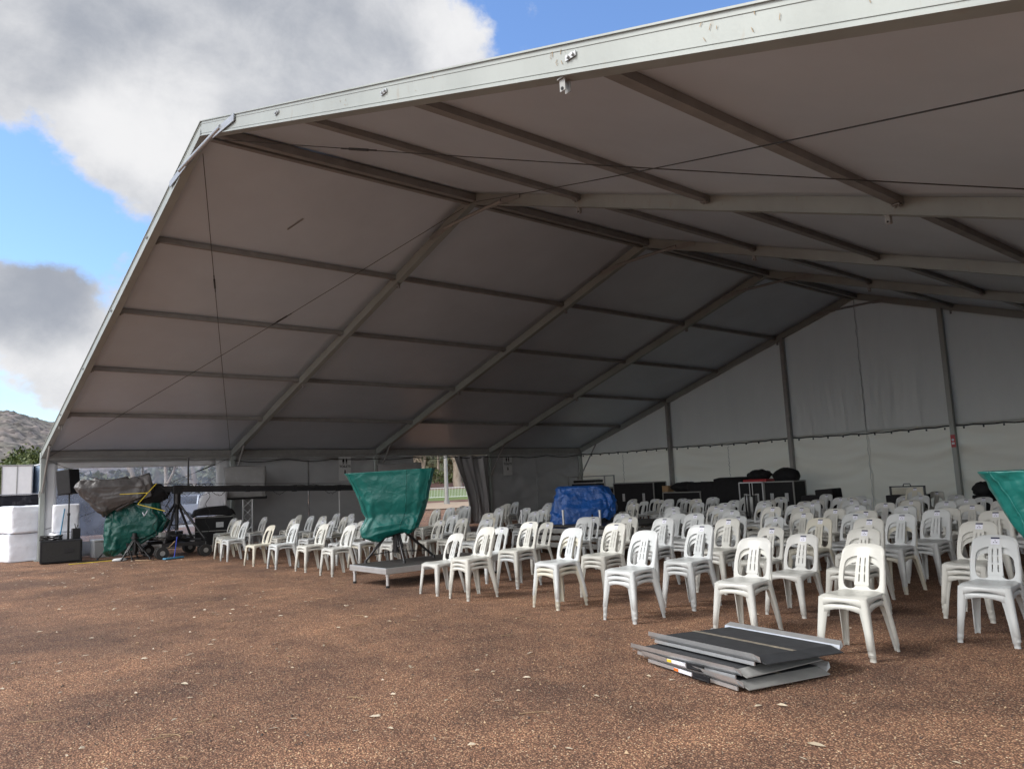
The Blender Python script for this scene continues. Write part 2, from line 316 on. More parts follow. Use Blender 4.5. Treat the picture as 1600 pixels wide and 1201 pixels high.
# wooded hills: displaced terrain all along the left side
def hills(name, d0, d1, hfn, a0, a1, nu, nv, rough, m):
    b = MB(); c0 = Vector((23.5, -3.6))
    def fn(u, v):
        a = R_(a0 + (a1 - a0) * u); d = d0 + (d1 - d0) * v
        x = c0.x + math.sin(a) * d; y = c0.y + math.cos(a) * d
        h = hfn(a0 + (a1 - a0) * u) * math.sin(v * PI / 2) ** 1.3
        q = Vector((x, y, 0))
        h += rough * (noise.noise(q * .13) + noise.noise(q * .31) * .8) * min(1, v * 8) + 5 * noise.noise(q * .011) * v
        return Vector((x, y, h - .5))
    b.grid(fn, nu, nv); return struct(b.build(name, m))
def h1(a):   # azimuth: -83 is the picture's left edge
    return 82 - 1.7 * (a + 83) * (1 if a > -83 else .3) - 3 * math.sin(a * 1.3)
hills('hills', 330, 900, lambda a: max(30, h1(a)), -100, -20, 620, 110, 2.2, M['hill'])

# ------------------------------------------------------------------ the marquee (25 m wide, five frames 5 m apart)
HE, HR, WD = 2.65, 6.78, 25.0
SL = (HR - HE) / (WD / 2)
def zline(x): return HE + SL * (x if x <= WD/2 else WD - x)
def on(x, y, dz=0): return Vector((x, y, zline(x) + dz))
tent = thing('marquee_tent', (12.5, 10, 0), 'huge open-fronted white marquee with aluminium portal frames sheltering the rows of chairs', 'marquee')
def tb(b, name, m, solid=0, parent=None):
    o = b.build(name, m, None, None, None, solid); o.parent = parent or tent
    if not parent: o.matrix_parent_inverse = Matrix.Translation((-12.5, -10, 0))
    return o
def sub(b, name, m, par): return b.build(name, m, par)
YS = [0, 5, 10, 15, 20]
for k, y in enumerate(YS):
    for side in (0, 1):
        b = MB()
        xa, xb = (0, WD/2) if side == 0 else (WD, WD/2)
        # hollow profile: web with top and bottom flanges and a lip at the membrane groove
        a, c = on(xa, y, .09), on(xb, y, .09)
        b.bar(a, c, .10, .21)
        up = Vector((0, 0, .112))
        b.bar(a + up, c + up, .13, .014); b.bar(a - up, c - up, .13, .014)
        if k == 0:
            b.bar(a + Vector((0, -.052, .07)), c + Vector((0, -.052, .07)), .006, .008)
            b.bar(a + Vector((0, -.052, -.075)), c + Vector((0, -.052, -.075)), .006, .008)
        raf = tb(b, 'rafter', M['alu'])
        # splice plates, bolts and hanging brackets along the rafter
        for s in (.2, .39, .585, .78):
            x = xa + (xb - xa) * s; P = on(x, y, -.02)
            if k == 0:
                b = MB(); Q = on(x, y, .10) + Vector((0, -.056, 0))
                b.box((-.05, -.008, -.018), (.05, 0, .018), 0, Matrix.Translation(Q)); b.cyl(Q + Vector((-.02, -.015, 0)), .012, .02, 8, axis='Y'); b.cyl(Q + Vector((.025, -.015, 0)), .012, .02, 8, axis='Y')
                sub_ = b.build('bolt_plate', M['steel'], raf)
        for s in ((.175,) if side == 0 else (.40,)) if k == 0 else (.4, .78):
            x = xa + (xb - xa) * s; P = on(x, y, -.03)
            b = MB()
            for dy in (-.025, .025):
                b.bbox((-.028, dy - .004, -.10), (.028, dy + .004, 0), .004, 0, Matrix.Translation(P)); b.cyl(P + Vector((0, dy * 1.15, -.08)), .012, .012, 8, 1, 'Y')
            b.box((-.035, -.042, -.012), (.035, .042, 0), 0, Matrix.Translation(P)); b.build('hanging_bracket', [M['alu_dull'], M['black']], raf)
    # legs
    for x, nm in ((0, 'leg'), (WD, 'leg')):
        b = MB(); s = 1 if x == 0 else -1
        b.box((x - .10, y - .055, .02), (x + .10, y + .055, HE - .02)); b.box((x - .105, y - .03, .02), (x + .105, y + .03, HE - .04)); b.box((x - .17, y - .13, 0), (x + .17, y + .13, .02)); b.box((x - .11, y - .065, HE - .12), (x + .11, y + .065, HE + .16))
        tb(b, nm, M['alu'])
        # eave knee brace: a tube from leg to rafter
        b = MB(); xr = x + s * .98; b.tube([Vector((x + s * .06, y - .01, 1.72)), on(xr, y, -.04) + Vector((0, -.01, 0))], .028, 10)
        b.box((x + s * .02 - .05, y - .075, 1.64), (x + s * .02 + .05, y - .06, 1.80)); tb(b, 'knee_brace', M['alu_dull'])
    # ridge knee brace: tube with flat plates at both ends
    b = MB(); A = on(WD/2 - 1.15, y, .02); B = on(WD/2 + 1.15, y, .02)
    z = A.z; off = -.075
    A = Vector((WD/2 - .95, y + off, on(WD/2 - 1.0, 0, .12).z)); B = Vector((WD/2 + .95, y + off, A.z))
    mid = .12
    b.tube([A + Vector((.05, 0, -.04)), B + Vector((-.05, 0, -.04))], .034, 10)
    b.bar(A + Vector((-.45, 0, -.10)), A + Vector((.35, 0, -.04)), .014, .10); b.bar(B + Vector((.45, 0, -.10)), B + Vector((-.35, 0, -.04)), .014, .10)
    tb(b, 'ridge_brace', M['alu_dull'] if k else M['steel'])
for k in range(4):
    y0, y1 = YS[k] + .055, YS[k+1] - .055
    for side in (0, 1):
        for s in (.196, .388, .584, .776):
            x = 12.5 * s if side == 0 else WD - 12.5 * (s if s > .3 else .165)
            b = MB(); a = on(x, y0, .122); c = on(x, y1, .122)
            b.bar(a, c, .095, .08); b.bar(a + Vector((0, 0, .05)), c + Vector((0, 0, .05)), .05, .016)
            for e in (a, c):
                q = e + Vector((0, .06 if e is a else -.06, -.05)); b.box((-.045, -.05, -.012), (.045, .05, 0), 0, Matrix.Translation(q)); b.cyl(q + Vector((.02, 0, -.02)), .012, .03, 6); b.cyl(q + Vector((-.02, 0, -.02)), .012, .03, 6)
            tb(b, 'purlin', M['purlin'])
    b = MB(); z = HR + .05
    b.bar((WD/2 - .09, y0, z), (WD/2 - .09, y1, z), .10, .13); b.bar((WD/2 + .09, y0, z), (WD/2 + .09, y1, z), .10, .13); b.bar((WD/2, y0, z + .06), (WD/2, y1, z + .06), .14, .05)
    tb(b, 'ridge_beam', M['purlin'])
    for x in (0, WD):
        b = MB(); s = 1 if x == 0 else -1
        b.bar((x + s*.02, y0, HE - .01), (x + s*.02, y1, HE - .01), .10, .09); b.bar((x + s*.05, y0, HE + .115), (x + s*.05, y1, HE + .115), .12, .155); b.bar((x + s*.03, y0, HE - .09), (x + s*.03, y1, HE - .09), .03, .03)
        tb(b, 'eave_beam', M['alu_dull'])
    # roof membrane of the bay, tensioned over the purlins
    for side in (0, 1):
        b = MB()
        def fn(u, v, side=side, y0=y0, y1=y1):
            x = -.06 + (WD/2 + .06) * u; X = x if side == 0 else WD - x
            sag = -.022 * math.sin(PI * v) * (1 - abs(math.sin(PI * 5 * max(0, u)))) * 0 + .012 * abs(math.sin(PI * 5 * u)) * math.sin(PI * v)
            z = HE + SL * x + .178 + sag + .006 * noise.noise(Vector((X * 1.1, (y0 + 5 * v) * .9, side)))
            return Vector((X, y0 - .01 + (y1 - y0 + .02) * v, z))
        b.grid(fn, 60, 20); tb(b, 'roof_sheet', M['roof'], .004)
# far gable: posts, membrane above and below the band
yg = 20
for x in (5, 10, 15, 20):
    b = MB(); top = zline(x) - .02
    b.box((x - .06, yg - .22, 0), (x + .06, yg - .06, top)); b.box((x - .065, yg - .16, 0), (x + .065, yg - .12, top)); b.box((x - .14, yg - .30, 0), (x + .14, yg + .02, .015))
    tb(b, 'gable_post', M['alu_dull'] if x < 12 else M['alu'])
for i, (x0, x1) in enumerate(((0, 5), (5, 10), (10, 12.5), (12.5, 15), (15, 20), (20, 25))):
    b = MB()
    def fn(u, v, x0=x0, x1=x1):
        x = x0 + (x1 - x0) * u; z0 = 2.56; z1 = zline(x) + .13
        z = z0 + (z1 - z0) * v; pull = math.exp(-u * (x1 - x0) / .5) + math.exp(-(1 - u) * (x1 - x0) / .5)
        return Vector((x, yg + .02 + .03 * noise.noise(Vector((x * 2.6, z * .5, 3))) * (1 + pull) + .022 * noise.noise(Vector((x * 8, z * 1.1, 7))) * (1.4 - v), z))
    b.grid(fn, 60, 40); tb(b, 'upper_gable_wall', M['gable'], .003)
    b = MB()
    def fn(u, v, x0=x0, x1=x1):
        x = x0 + (x1 - x0) * u; z = .01 + 2.62 * v; sagx = math.sin(PI * u)
        d = .05 * noise.noise(Vector((x * .8, (z + .25 * sagx) * 4.2, 5))) * (1.1 - .5 * sagx) + .03 * math.sin((z * 7 + sagx * 2.5)) * math.exp(-min(u, 1 - u) * 4)
        return Vector((x, yg + .05 + d * min(1, (1 - v) * 6), z))
    b.grid(fn, 60, 60); tb(b, 'lower_gable_wall', M['gable_low'], .003)
b = MB(); pts = [Vector((x, yg - .04, 2.56 - .035 * abs(math.sin(x * PI / 5)) + .012 * math.sin(x * 9))) for x in [i * .25 for i in range(101)]]
b.tube(pts, .022, 6)
for i in range(50):
    x = .25 + i * .5; b.box((x - .02, yg - .055, 2.46), (x + .02, yg - .03, 2.52))
tb(b, 'lacing_rail', M['black_metal'])
# laced seams down the gable
for x in (2.5, 7.5, 12.5):
    b = MB(); zt = zline(x) if x == 12.5 else 2.5
    b.tube([Vector((x + .015 * math.sin(i * 1.7), yg - .045 - .01 * math.cos(i), .05 + (zt - .1) * i / 60)) for i in range(61)], .006, 5)
    tb(b, 'laced_seam', M['alu_dull'] if x == 12.5 else M['cable'])
# left side wall: clear window panel in the first bay, then solid panels and a doorway with its curtain drawn back
SX = -.03
b = MB(); y0, y1, z0, z1 = .06, 4.94, .42, 2.38
def flat(ya, yb, za, zb, amp=.015, nu=20, nv=20, seed=0, x=SX):
    return lambda u, v: Vector((x + amp * noise.noise(Vector(((ya + (yb - ya) * u) * 1.3, (za + (zb - za) * v) * 2, seed))), ya + (yb - ya) * u, za + (zb - za) * v))
ww = MB(); ww.grid(flat(y0, y0 + .28, .02, 2.60), 3, 12); ww.grid(flat(y1 - .42, y1, .02, 2.60), 3, 12); ww.grid(flat(y0 + .28, y1 - .42, .02, z0), 20, 3); ww.grid(flat(y0 + .28, y1 - .42, z1, 2.60), 20, 3)
ww.grid(flat(2.42, 2.47, z0, z1, .01, x=SX + .006), 1, 12)
wall_w = tb(ww, 'window_wall', M['white_trim'], .003)
b = MB(); b.grid(flat(y0 + .28, y1 - .42, z0, z1, .03), 30, 16); b.build('clear_pane', M['clear'], wall_w)
def solid_wall(ya, yb, seed, wr=1.0):
    b = MB()
    def fn(u, v):
        y = ya + (yb - ya) * u; z = .01 + 2.60 * v
        d = .05 * wr * noise.noise(Vector((y * .9 + z * .6, z * 1.8 - y * .7, seed))) + .03 * wr * noise.noise(Vector((y * 2.6 + z * 1.2, z * 4, seed + 9)))
        return Vector((SX + d, y, z))
    b.grid(fn, 50, 40); return tb(b, 'side_wall', M['side'], .003)
solid_wall(5.06, 7.5, 1); solid_wall(7.5, 9.94, 2); solid_wall(10.06, 11.55, 3, 1.2); solid_wall(15.06, 19.94, 4, 1.8)
b = MB(); b.tube([Vector((SX + .03, 7.5, .1 + 2.4 * i / 30)) for i in range(31)], .008, 5); tb(b, 'laced_seam', M['cable'])
b = MB(); b.tube([Vector((SX + .05, 17.45 + .02 * math.sin(i), .1 + 2.4 * i / 30)) for i in range(31)], .014, 5); tb(b, 'laced_seam', M['steel'])
b = MB()                                                   # the drawn-back curtain, gathered in deep folds
def fn(u, v):
    z = .02 + 2.56 * v; yl = 13.35 + .45 * (1 - v) ** .7 + .12 * math.sin(v * 5); y = yl + (15.0 - yl) * u
    d = .10 * math.sin(u * 17 + 1.2 * math.sin(v * 3)) + .04 * math.sin(u * 41 + v * 2)
    return Vector((.08 + d * (1 - .35 * v), y, z))
b.grid(fn, 90, 24); tb(b, 'curtain', M['curtain'], .004)
# right side wall (open for the first bay)
for ya, yb in ((5.06, 9.94), (10.06, 14.94), (15.06, 19.94)):
    b = MB(); b.grid(flat(ya, yb, .01, 2.6, .03, x=WD + .03), 20, 12); tb(b, 'side_wall', M['side'], .003)
# bracing cables with turnbuckles
def cable(a, c, ts, r=.006):
    b = MB(); a = Vector(a); c = Vector(c); n = 14
    b.tube([a.lerp(c, i / n) - Vector((0, 0, .05 * math.sin(PI * i / n))) for i in range(n + 1)], r, 6); o = tb(b, 'bracing_cable', M['cable'])
    if ts:
        p = a.lerp(c, ts) - Vector((0, 0, .05 * math.sin(PI * ts))); d = (c - a).normalized(); b = MB(); b.tube([p - d * .16, p - d * .12, p + d * .12, p + d * .16], .018, 8); b.tube([p - d * .30, p - d * .16], .011, 6); b.tube([p + d * .16, p + d * .30], .011, 6)
        b.build('turnbuckle', M['black_metal'], o)
cable((12.2, .08, 6.62), (.12, 4.9, 2.72), .27); cable((.12, .1, 2.68), (12.3, 4.9, 6.72), .64)
cable((12.8, .08, 6.62), (24.88, 4.9, 2.72), .20); cable((24.88, .1, 2.68), (12.7, 4.9, 6.72), .0)
cable((.05, .1, 2.6), (.05, 4.9, .5), 0); cable((.05, .1, .8), (.05, 4.9, 2.6), .85, .007)
# cable festooned along the eave
b = MB(); b.tube([Vector((.12, 5 + i * .25, 2.53 - .05 * abs(math.sin(i * PI / 6.5)) - .02 * math.sin(i * .7))) for i in range(61)], .014, 6); tb(b, 'festoon_cable', M['rubber'])
# small strip of old tape stuck under the roof
b = MB(); P = on(10.9, 2.3, .170); b.box((-.42, -.014, -.004), (.0, .014, 0), 0, Matrix.Translation(P) @ Matrix.Rotation(-math.atan(SL), 4, 'Y') @ Matrix.Rotation(R_(20), 4, 'Z')); tb(b, 'tape_strip', M['purlin'])
# faded scribbles and scuffs left on the front rafter
b = MB(); rr = random.Random(3)
for cx_, nn, wd_ in ((21.4, 7, .25), (20.0, 9, .08), (18.1, 3, .5), (22.1, 4, .3), (16.9, 4, .15)):
    for i in range(nn):
        x = cx_ + rr.uniform(-wd_, wd_); z = zline(x) + .10 + rr.uniform(-.055, .055); h = rr.uniform(.004, .020); ww_ = rr.uniform(.001, .0025)
        q = Matrix.Translation((x, -.0555, z)) @ Matrix.Rotation(rr.uniform(-.8, .8), 4, 'Y'); b.box((-ww_, -.001, -h), (ww_, 0, h), 0, q)
tb(b, 'scuff_marks', M['twig'])
# toilet signs pinned on the side wall
def sign(y, z, w_, h_, label):
    t = thing('toilet_sign', (.045, y, z), label, 'sign', 'toilet signs on the side wall', R_(90))
    b = MB(); b.bbox((-w_/2, -.004, -h_/2), (w_/2, .004, h_/2), .002); b.build('board', M['sign'], t)
    b = MB(); u = w_ / .44
    for s in (-1, 1):
        cx_ = s * .055 * u; zt = .27 * u
        b.cyl((cx_, -.007, zt + .045), .018, .006, 10, axis='Y')
        b.add([(cx_ - .03, -.007, zt + .02), (cx_ + .03, -.007, zt + .02), (cx_ + (.045 if s < 0 else .028), -.007, zt - .06), (cx_ - (.045 if s < 0 else .028), -.007, zt - .06)], [(0, 3, 2, 1)])
        for q in (-.014, .014): b.box((cx_ + q - .009, -.008, zt - .13), (cx_ + q + .009, -.006, zt - .055))
    b.build('pictogram', M['signink'], t)
    b = MB(); zc = -.10 * u
    b.box((-.022, -.008, zc - .02), (.022, -.006, zc + .06)); b.add([(-.05, -.007, zc - .02), (.05, -.007, zc - .02), (0, -.007, zc - .085)], [(0, 2, 1)])
    b.build('arrow', M['signink'], t)
    cu = bpy.data.curves.new('toilets_text', 'FONT'); cu.body = 'TOILETS'; cu.size = .105 * u; cu.align_x = 'CENTER'; cu.extrude = .001; cu.offset = .002
    to = bpy.data.objects.new('tmp', cu); COL.objects.link(to)
    dg = bpy.context.evaluated_depsgraph_get(); me = bpy.data.meshes.new_from_object(to.evaluated_get(dg)); bpy.data.objects.remove(to)
    o = bpy.data.objects.new('lettering', me); COL.objects.link(o); me.materials.clear(); me.materials.append(M['signink']); o.parent = t; o.location = (0, -.008, .035 * u); o.rotation_euler = (R_(90), 0, 0)
    for s in (-1, 1):
        pass
sign(8.78, 2.20, .46, .80, 'white TOILETS sign with two figures and arrow, hung near the green covered camera')
sign(15.9, 2.16, .46, .74, 'white TOILETS sign with two figures and arrow, hung right of the drawn-back curtain')

# ------------------------------------------------------------------ plastic stacking chairs
def chair_parts():
    d = {}
    # seat: dished sheet with rounded corners and a rolled apron
    SH = .43; n = 14
    def seat(u, v):
        x = (u - .5) * 2; y = (v - .5) * 2
        m = max(abs(x), abs(y)); r = math.hypot(x, y); k = 1 if r == 0 else (m / r) ** .28
        wdt = .205 - .018 * (y + 1) / 2
        X = x * k * wdt; Y = y * k * .205
        z = SH - .016 * (1 - min(1, r) ** 2) + .004
        e = max(0, m - .82) / .18; z -= .010 * e * e
        if y < -.7: z -= .012 * ((-y - .7) / .3) ** 2
        return Vector((X, Y, z))
    b = MB(); b.grid(seat, n, n)
    # apron ring
    loop = [seat(i / n, 0) for i in range(n)] + [seat(1, i / n) for i in range(n)] + [seat(1 - i / n, 1) for i in range(n)] + [seat(0, 1 - i / n) for i in range(n)]
    NL = len(loop)
    def drop(p):
        c = min(1, max(0, (abs(p.x) / .2 + abs(p.y) / .2 - 1)));  return .030 + .075 * c ** 2.2
    rings = [[p.copy() for p in loop], [p * 1 + Vector((p.x * .035, p.y * .035, -.010)) for p in loop], [p + Vector((p.x * .05, p.y * .05, -drop(p))) for p in loop], [p + Vector((p.x * .01, p.y * .01, -drop(p))) for p in loop], [p + Vector((-p.x * .01, -p.y * .01, -.02)) for p in loop]]
    vs = [q for r in rings for q in r]; fs = [(i*NL + j, (i+1)*NL + j, (i+1)*NL + (j+1) % NL, i*NL + (j+1) % NL) for i in range(4) for j in range(NL)]
    b.add(vs, fs, 0, True)
    # drain holes as small dark recesses in a ring pattern
    for ix in range(5):
        x = (ix - 2) * .05; y = .08 + .012 * (2 - abs(ix - 2)); z = SH - .008
        b.add([(x - .013, y - .004, z + .0015), (x + .013, y - .004 + .006, z + .0015), (x + .013, y + .009, z + .0015), (x - .013, y + .004, z + .0015)], [(0, 1, 2, 3)], 1)
    d['seat'] = b
    # back
    H = .385; lean = .30
    def P(x, s, off=0):
        y = .178 + s * math.tan(lean) * .72 + .06 * (s / H) ** 2 - .045 * (x / .2) ** 2 * (.5 + .5 * s / H); z = .425 + s * .985
        return Vector((x, y + off, z))
    def outer(t):   # rounded arch, t 0..1 from bottom left over the top
        if t < .3: q = t / .3; return (-.193 - .004 * math.sin(PI * q) + .012 * q * q, q * .27)
        if t > .7: q = (1 - t) / .3; return (.193 + .004 * math.sin(PI * q) - .012 * q * q, q * .27)
        a = PI - (t - .3) / .4 * PI; ca, sa = math.cos(a), math.sin(a); e = .62
        return (math.copysign(abs(ca) ** e, ca) * .181, .27 + (abs(sa) ** e) * .115)
    def inner(t):
        if t < .3: q = t / .3; return (-.148 + .0 * q - .006 * math.sin(PI * q), .045 + q * .155)
        if t > .7: q = (1 - t) / .3; return (.148 + .006 * math.sin(PI * q), .045 + q * .155)
        a = PI - (t - .3) / .4 * PI; ca, sa = math.cos(a), math.sin(a); e = .8
        return (math.copysign(abs(ca) ** e, ca) * .148, .20 + (abs(sa) ** e) * .085)
    TH = .010
    b = MB(); NT = 44; K = 5
    def ring(off):
        return [[P(*(tuple(outer(i / NT)[c] * (1 - k / K) + inner(i / NT)[c] * (k / K) for c in (0, 1))), off + (.012 * (1 - k / K) ** 4 if k == 0 else 0)) for k in range(K + 1)] for i in range(NT + 1)]
    for off, flip in ((0, 0), (TH, 1)):
        g = ring(off); vs = [q for r in g for q in r]
        fs = [(i*(K+1)+k, i*(K+1)+k+1, (i+1)*(K+1)+k+1, (i+1)*(K+1)+k) for i in range(NT) for k in range(K)]
        b.add(vs, [f[::-1] if not flip else f for f in fs], 0, True)
    for edge in (outer, inner):
        vs = []; 
        for i in range(NT + 1):
            x, s = edge(i / NT); lip = .012 if edge is outer else 0
            vs += [P(x, s, lip), P(x * (1.02 if edge is outer else 1), s, TH + (.012 if edge is outer else 0))]
        b.add(vs, [(2*i, 2*i+1, 2*i+3, 2*i+2) for i in range(NT)], 0, True)
    # lower band joining frame, splat and seat
    def topb(x):   # rounded lower edge of the two openings
        ax = abs(x)
        if ax < .045: return .055
        if ax > .148: return .05
        q = (ax - .045) / .103; return .055 - .040 * math.sin(PI * q) ** .5
    for off, fl in ((0, 1), (TH, 0)):
        NX = 40; vs = []
        for i in range(NX + 1):
            x = -.148 + .296 * i / NX
            for j in range(4): vs.append(P(x, -.01 + (topb(x) + .01) * j / 3, off))
        fs = [(i*4+j, (i+1)*4+j, (i+1)*4+j+1, i*4+j+1) for i in range(NX) for j in range(3)]
        b.add(vs, fs if fl else [f[::-1] for f in fs], 0, True)
    NX = 40; vs = []
    for i in range(NX + 1):
        x = -.148 + .296 * i / NX; vs += [P(x, topb(x), 0), P(x, topb(x), TH)]
    b.add(vs, [(2*i, 2*i+2, 2*i+3, 2*i+1) for i in range(NX)], 0, True)
    for s in (-1, 1):   # corners between side rails and band
        vs = [P(s * .193, 0), P(s * .148, -.01), P(s * .148, .05), P(s * .148, .0)]
        b.add(vs, [(0, 1, 2)], 0)
    # splat with two columns of slots
    xs = [-.052, -.032, -.021, -.006, .006, .021, .032, .052]; xs = [-.050, -.024, -.015, .015, .024, .050]
    ss = [.045, .075, .135, .150, .205, .215, .268, .30]
    for off, fl in ((-.004, 1), (TH, 0)):
        vs = [P(x * (1.08 if 0 else 1 + .25 * (1 - s / .3)), s, off) for s in ss for x in xs]
        W_ = len(xs); fs = []
        for j in range(len(ss) - 1):
            for i in range(W_ - 1):
                if i in (1, 3) and j in (1, 3, 5): continue
                fs.append((j*W_+i, j*W_+i+1, (j+1)*W_+i+1, (j+1)*W_+i))
        b.add(vs, fs if fl else [f[::-1] for f in fs], 0, True)
    for s in (-1, 1):
        vs = []
        for q in ss: x = s * .05 * (1 + .25 * (1 - q / .3)); vs += [P(x, q, -.004), P(x, q, TH)]
        b.add(vs, [(2*i, 2*i+1, 2*i+3, 2*i+2) for i in range(len(ss) - 1)], 0, True)
    d['backrest'] = b
    # sticker on the top band
    b = MB()
    b.add([P(-.034, .305, -.002), P(.034, .305, -.002), P(.034, .365, -.002), P(-.034, .365, -.002)], [(0, 1, 2, 3)], 0)
    b.add([P(-.034, .352, -.0035), P(.034, .352, -.0035), P(.034, .366, -.0035), P(-.034, .366, -.0035)], [(0, 1, 2, 3)], 1)
    for x, s_, a in ((-.012, .322, .005), (.010, .322, .006), (.0, .337, .004)):
        b.add([P(x - a, s_ - .003, -.0035), P(x + a, s_ - .003, -.0035), P(x + a, s_ + .003, -.0035), P(x - a, s_ + .003, -.0035)], [(0, 1, 2, 3)], 1)
    d['sticker'] = b
    # legs: open angle section, splayed and tapering, with a stepped foot
    legs = []
    for sx in (-1, 1):
        for sy in (-1, 1):
            b = MB(); t0 = Vector((sx * .196, sy * .192, .415)); t1 = Vector((sx * .232, sy * (.226 if sy < 0 else .275), 0))
            rings = []
            for i, q in enumerate((0, .12, .3, .6, .915, .92, 1)):
                c = t0.lerp(t1, q); wd = .030 * (1 - q) ** 2.2 + .052 - .004 * q; g = .012
                if i >= 5: wd -= .007; c = c - Vector((sx * .003, sy * .003, 0))
                th = .009
                # L profile with rounded corner, from the x-facing arm to the y-facing arm
                prof = [(-wd, 0), (-wd * .5, g * .45), (-.012, g * .6), (0, 0 - .004), (g * .6 - .004, -.012), (g * .2, -wd * .45), (0 - .006, -wd * .8)]
                inn = [(p[0] - .001 if k < 3 else p[0] - th, p[1] - th if k < 4 else p[1]) for k, p in enumerate(prof)][::-1]
                rings.append([c + Vector((sx * a, sy * bb, 0)) for a, bb in prof + inn])
            n_ = len(rings[0]); vs = [q for r in rings for q in r]
            fs = [(i*n_+k, i*n_+(k+1) % n_, (i+1)*n_+(k+1) % n_, (i+1)*n_+k) for i in range(len(rings)-1) for k in range(n_)]
            if sx * sy > 0: fs = [f[::-1] for f in fs]
            b.add(vs, fs, 0, True); b.add(rings[-1], [tuple(range(n_))], 0); legs.append(b)
    d['legs'] = legs
    return d
CP = chair_parts()
def mesh_of(mb, mats, name):
    o = mb.build(name, mats); me = o.data; bpy.data.objects.remove(o); return me
PROTO = {}
for key in ('chair_white', 'chair_cream', 'chair_grey', 'chair_yellow'):
    m = M[key]
    PROTO[key] = dict(seat=mesh_of(CP['seat'], [m, M['alu_dull']], 'seat'), backrest=mesh_of(CP['backrest'], m, 'backrest'), sticker=mesh_of(CP['sticker'], [M['sticker'], M['ink']], 'sticker'), legs=[mesh_of(l, m, 'leg') for l in CP['legs']])
def link(me, name, parent):
    o = bpy.data.objects.new(name, me); COL.objects.link(o); o.parent = parent; return o
def make_chair(loc, rz, key, sticker, label, group):
    t = thing('stacking_chair', loc, label, 'chair', group, rz); p = PROTO[key]
    link(p['seat'], 'seat', t); link(p['backrest'], 'backrest', t)
    for l in p['legs']: link(l, 'leg', t)
    if sticker: link(p['sticker'], 'sticker', t)
    return t
ORD = ['', 'first', 'second', 'third', 'fourth', 'fifth', 'sixth', 'seventh', 'eighth', 'ninth', 'tenth', 'eleventh', 'twelfth', 'thirteenth', 'fourteenth', 'fifteenth', 'sixteenth', 'seventeenth', 'eighteenth', 'nineteenth', 'twentieth', 'twenty-first', 'twenty-second', 'twenty-third', 'twenty-fourth']
S_ = [  # x, y of each stack and how many chairs it holds
 (20.36,2.66,2),(19.57,4.29,2),(19.22,4.71+.45,3),(19.03,4.02,1),(19.17,2.9,2),(17.86,2.77,3),(17.88,3.75,3),(16.51,3.77,3),(16.59,2.88,3),(14.36,2.71,1),(15.11,2.69,3),
 (13.95,3.89,1),(14.79,3.77,3),(13.73,5.05,1),(14.14,5.6,2),(13.44,6.5,1),(16.43,4.88,3),(14.0,6.7,2),(17.48,4.9,3),(16.89,6.9,1),(16.16,5.95,3),(14.3,7.75,2),(15.55,7.8,2),
 (13.25,9.1,2),(14.1,9.4,2),(16.3,7.87,3),(17.24,7.2,2),(13.5,10.6,2),(13.9,11.5,2),(15.78,9.5,2),(15.6,10.5,2),(17.23,8.21,2),(19.2,6.05,3),(19.26,6.95,3),(18.91,8.3,2),(18.87,9.4,2),
 (20.51,4.8,3),(21.0,3.79,2),(17.06,9.3,2),(17.15,10.2,2),(17.22,11.1,2),(15.98,11.3,2),(20.08,6.71,3),(18.2,5.9,2),
 # left block
 (5.62,2.98,2),(4.85,3.1,2),(4.2,3.35,2),(7.35,2.88,1),(8.5,2.9,2),(9.6,3.0,2),(10.75,2.95,2),
 (5.6,4.15,2),(6.4,3.8,2),(7.6,3.95,2),(9.0,3.95,1),(10.0,3.9,2),(11.0,4.0,2),
 (5.3,5.1,2),(6.6,5.0,2),(7.9,5.0,2),(9.2,5.0,2),(10.5,5.1,1),
 (4.9,6.1,2),(6.1,6.0,2),(7.4,6.1,2),(8.6,6.3,4),(8.2,7.0,4),(7.9,7.7,4),
 (4.2,7.1,2),(5.5,7.1,2),(3.6,8.2,2),(10.2,6.6,2),(9.3,7.6,2),(11.0,6.0,1),(10.2,8.2,2),
 (6.6,8.6,2),(7.5,9.1,2),(8.9,8.8,2),(5.3,9.4,2),(4.3,10.2,2),(6.2,10.3,2),(8.0,10.3,2),(9.2,10.0,2),(3.0,4.5,2),(2.4,3.9,2),
 (5.0,11.4,2),(6.7,11.6,2),(8.3,11.7,2),(4.0,12.6,2),(5.6,12.9,2),(7.3,13.0,2),(10.6,10.9,2)]
for (y, xs) in ((12.2, (9.6, 10.7, 11.7, 12.7)), (13.2, (8.9, 9.9, 10.8, 12.0, 13.1, 14.2, 15.3)), (14.2, (5.0, 7.6, 8.7, 9.6, 10.6, 11.7, 12.8, 14.6, 15.7)),
                (12.3, (14.4, 15.4, 16.6, 17.7, 18.6)), (15.1, (6.0, 7.0, 8.0, 9.0, 10.0, 11.0, 12.1, 13.4, 14.4, 15.5, 16.6)), (13.4, (16.5, 17.6))):
    for x in xs: S_.append((x + rnd.uniform(-.1, .1), y + rnd.uniform(-.12, .12), 1 if rnd.random() < .85 else 2))
S_ += [(4.6, 5.1, 2), (6.0, 5.5, 1), (8.5, 5.6, 1), (9.8, 5.95, 2), (6.95, 4.5, 1), (8.3, 4.55, 1), (9.7, 4.5, 1), (11.4, 5.0, 2), (10.9, 7.3, 2), (3.9, 6.2, 2), (3.2, 5.4, 2), (18.2, 6.9, 2), (18.0, 7.7, 2), (15.2, 6.75, 2), (15.0, 5.75, 2), (18.1, 4.9, 1), (16.2, 7.0, 1), (19.0, 7.6, 2), (18.0, 9.0, 2), (16.3, 8.8, 2), (14.8, 8.6, 2), (18.0, 10.6, 2)]
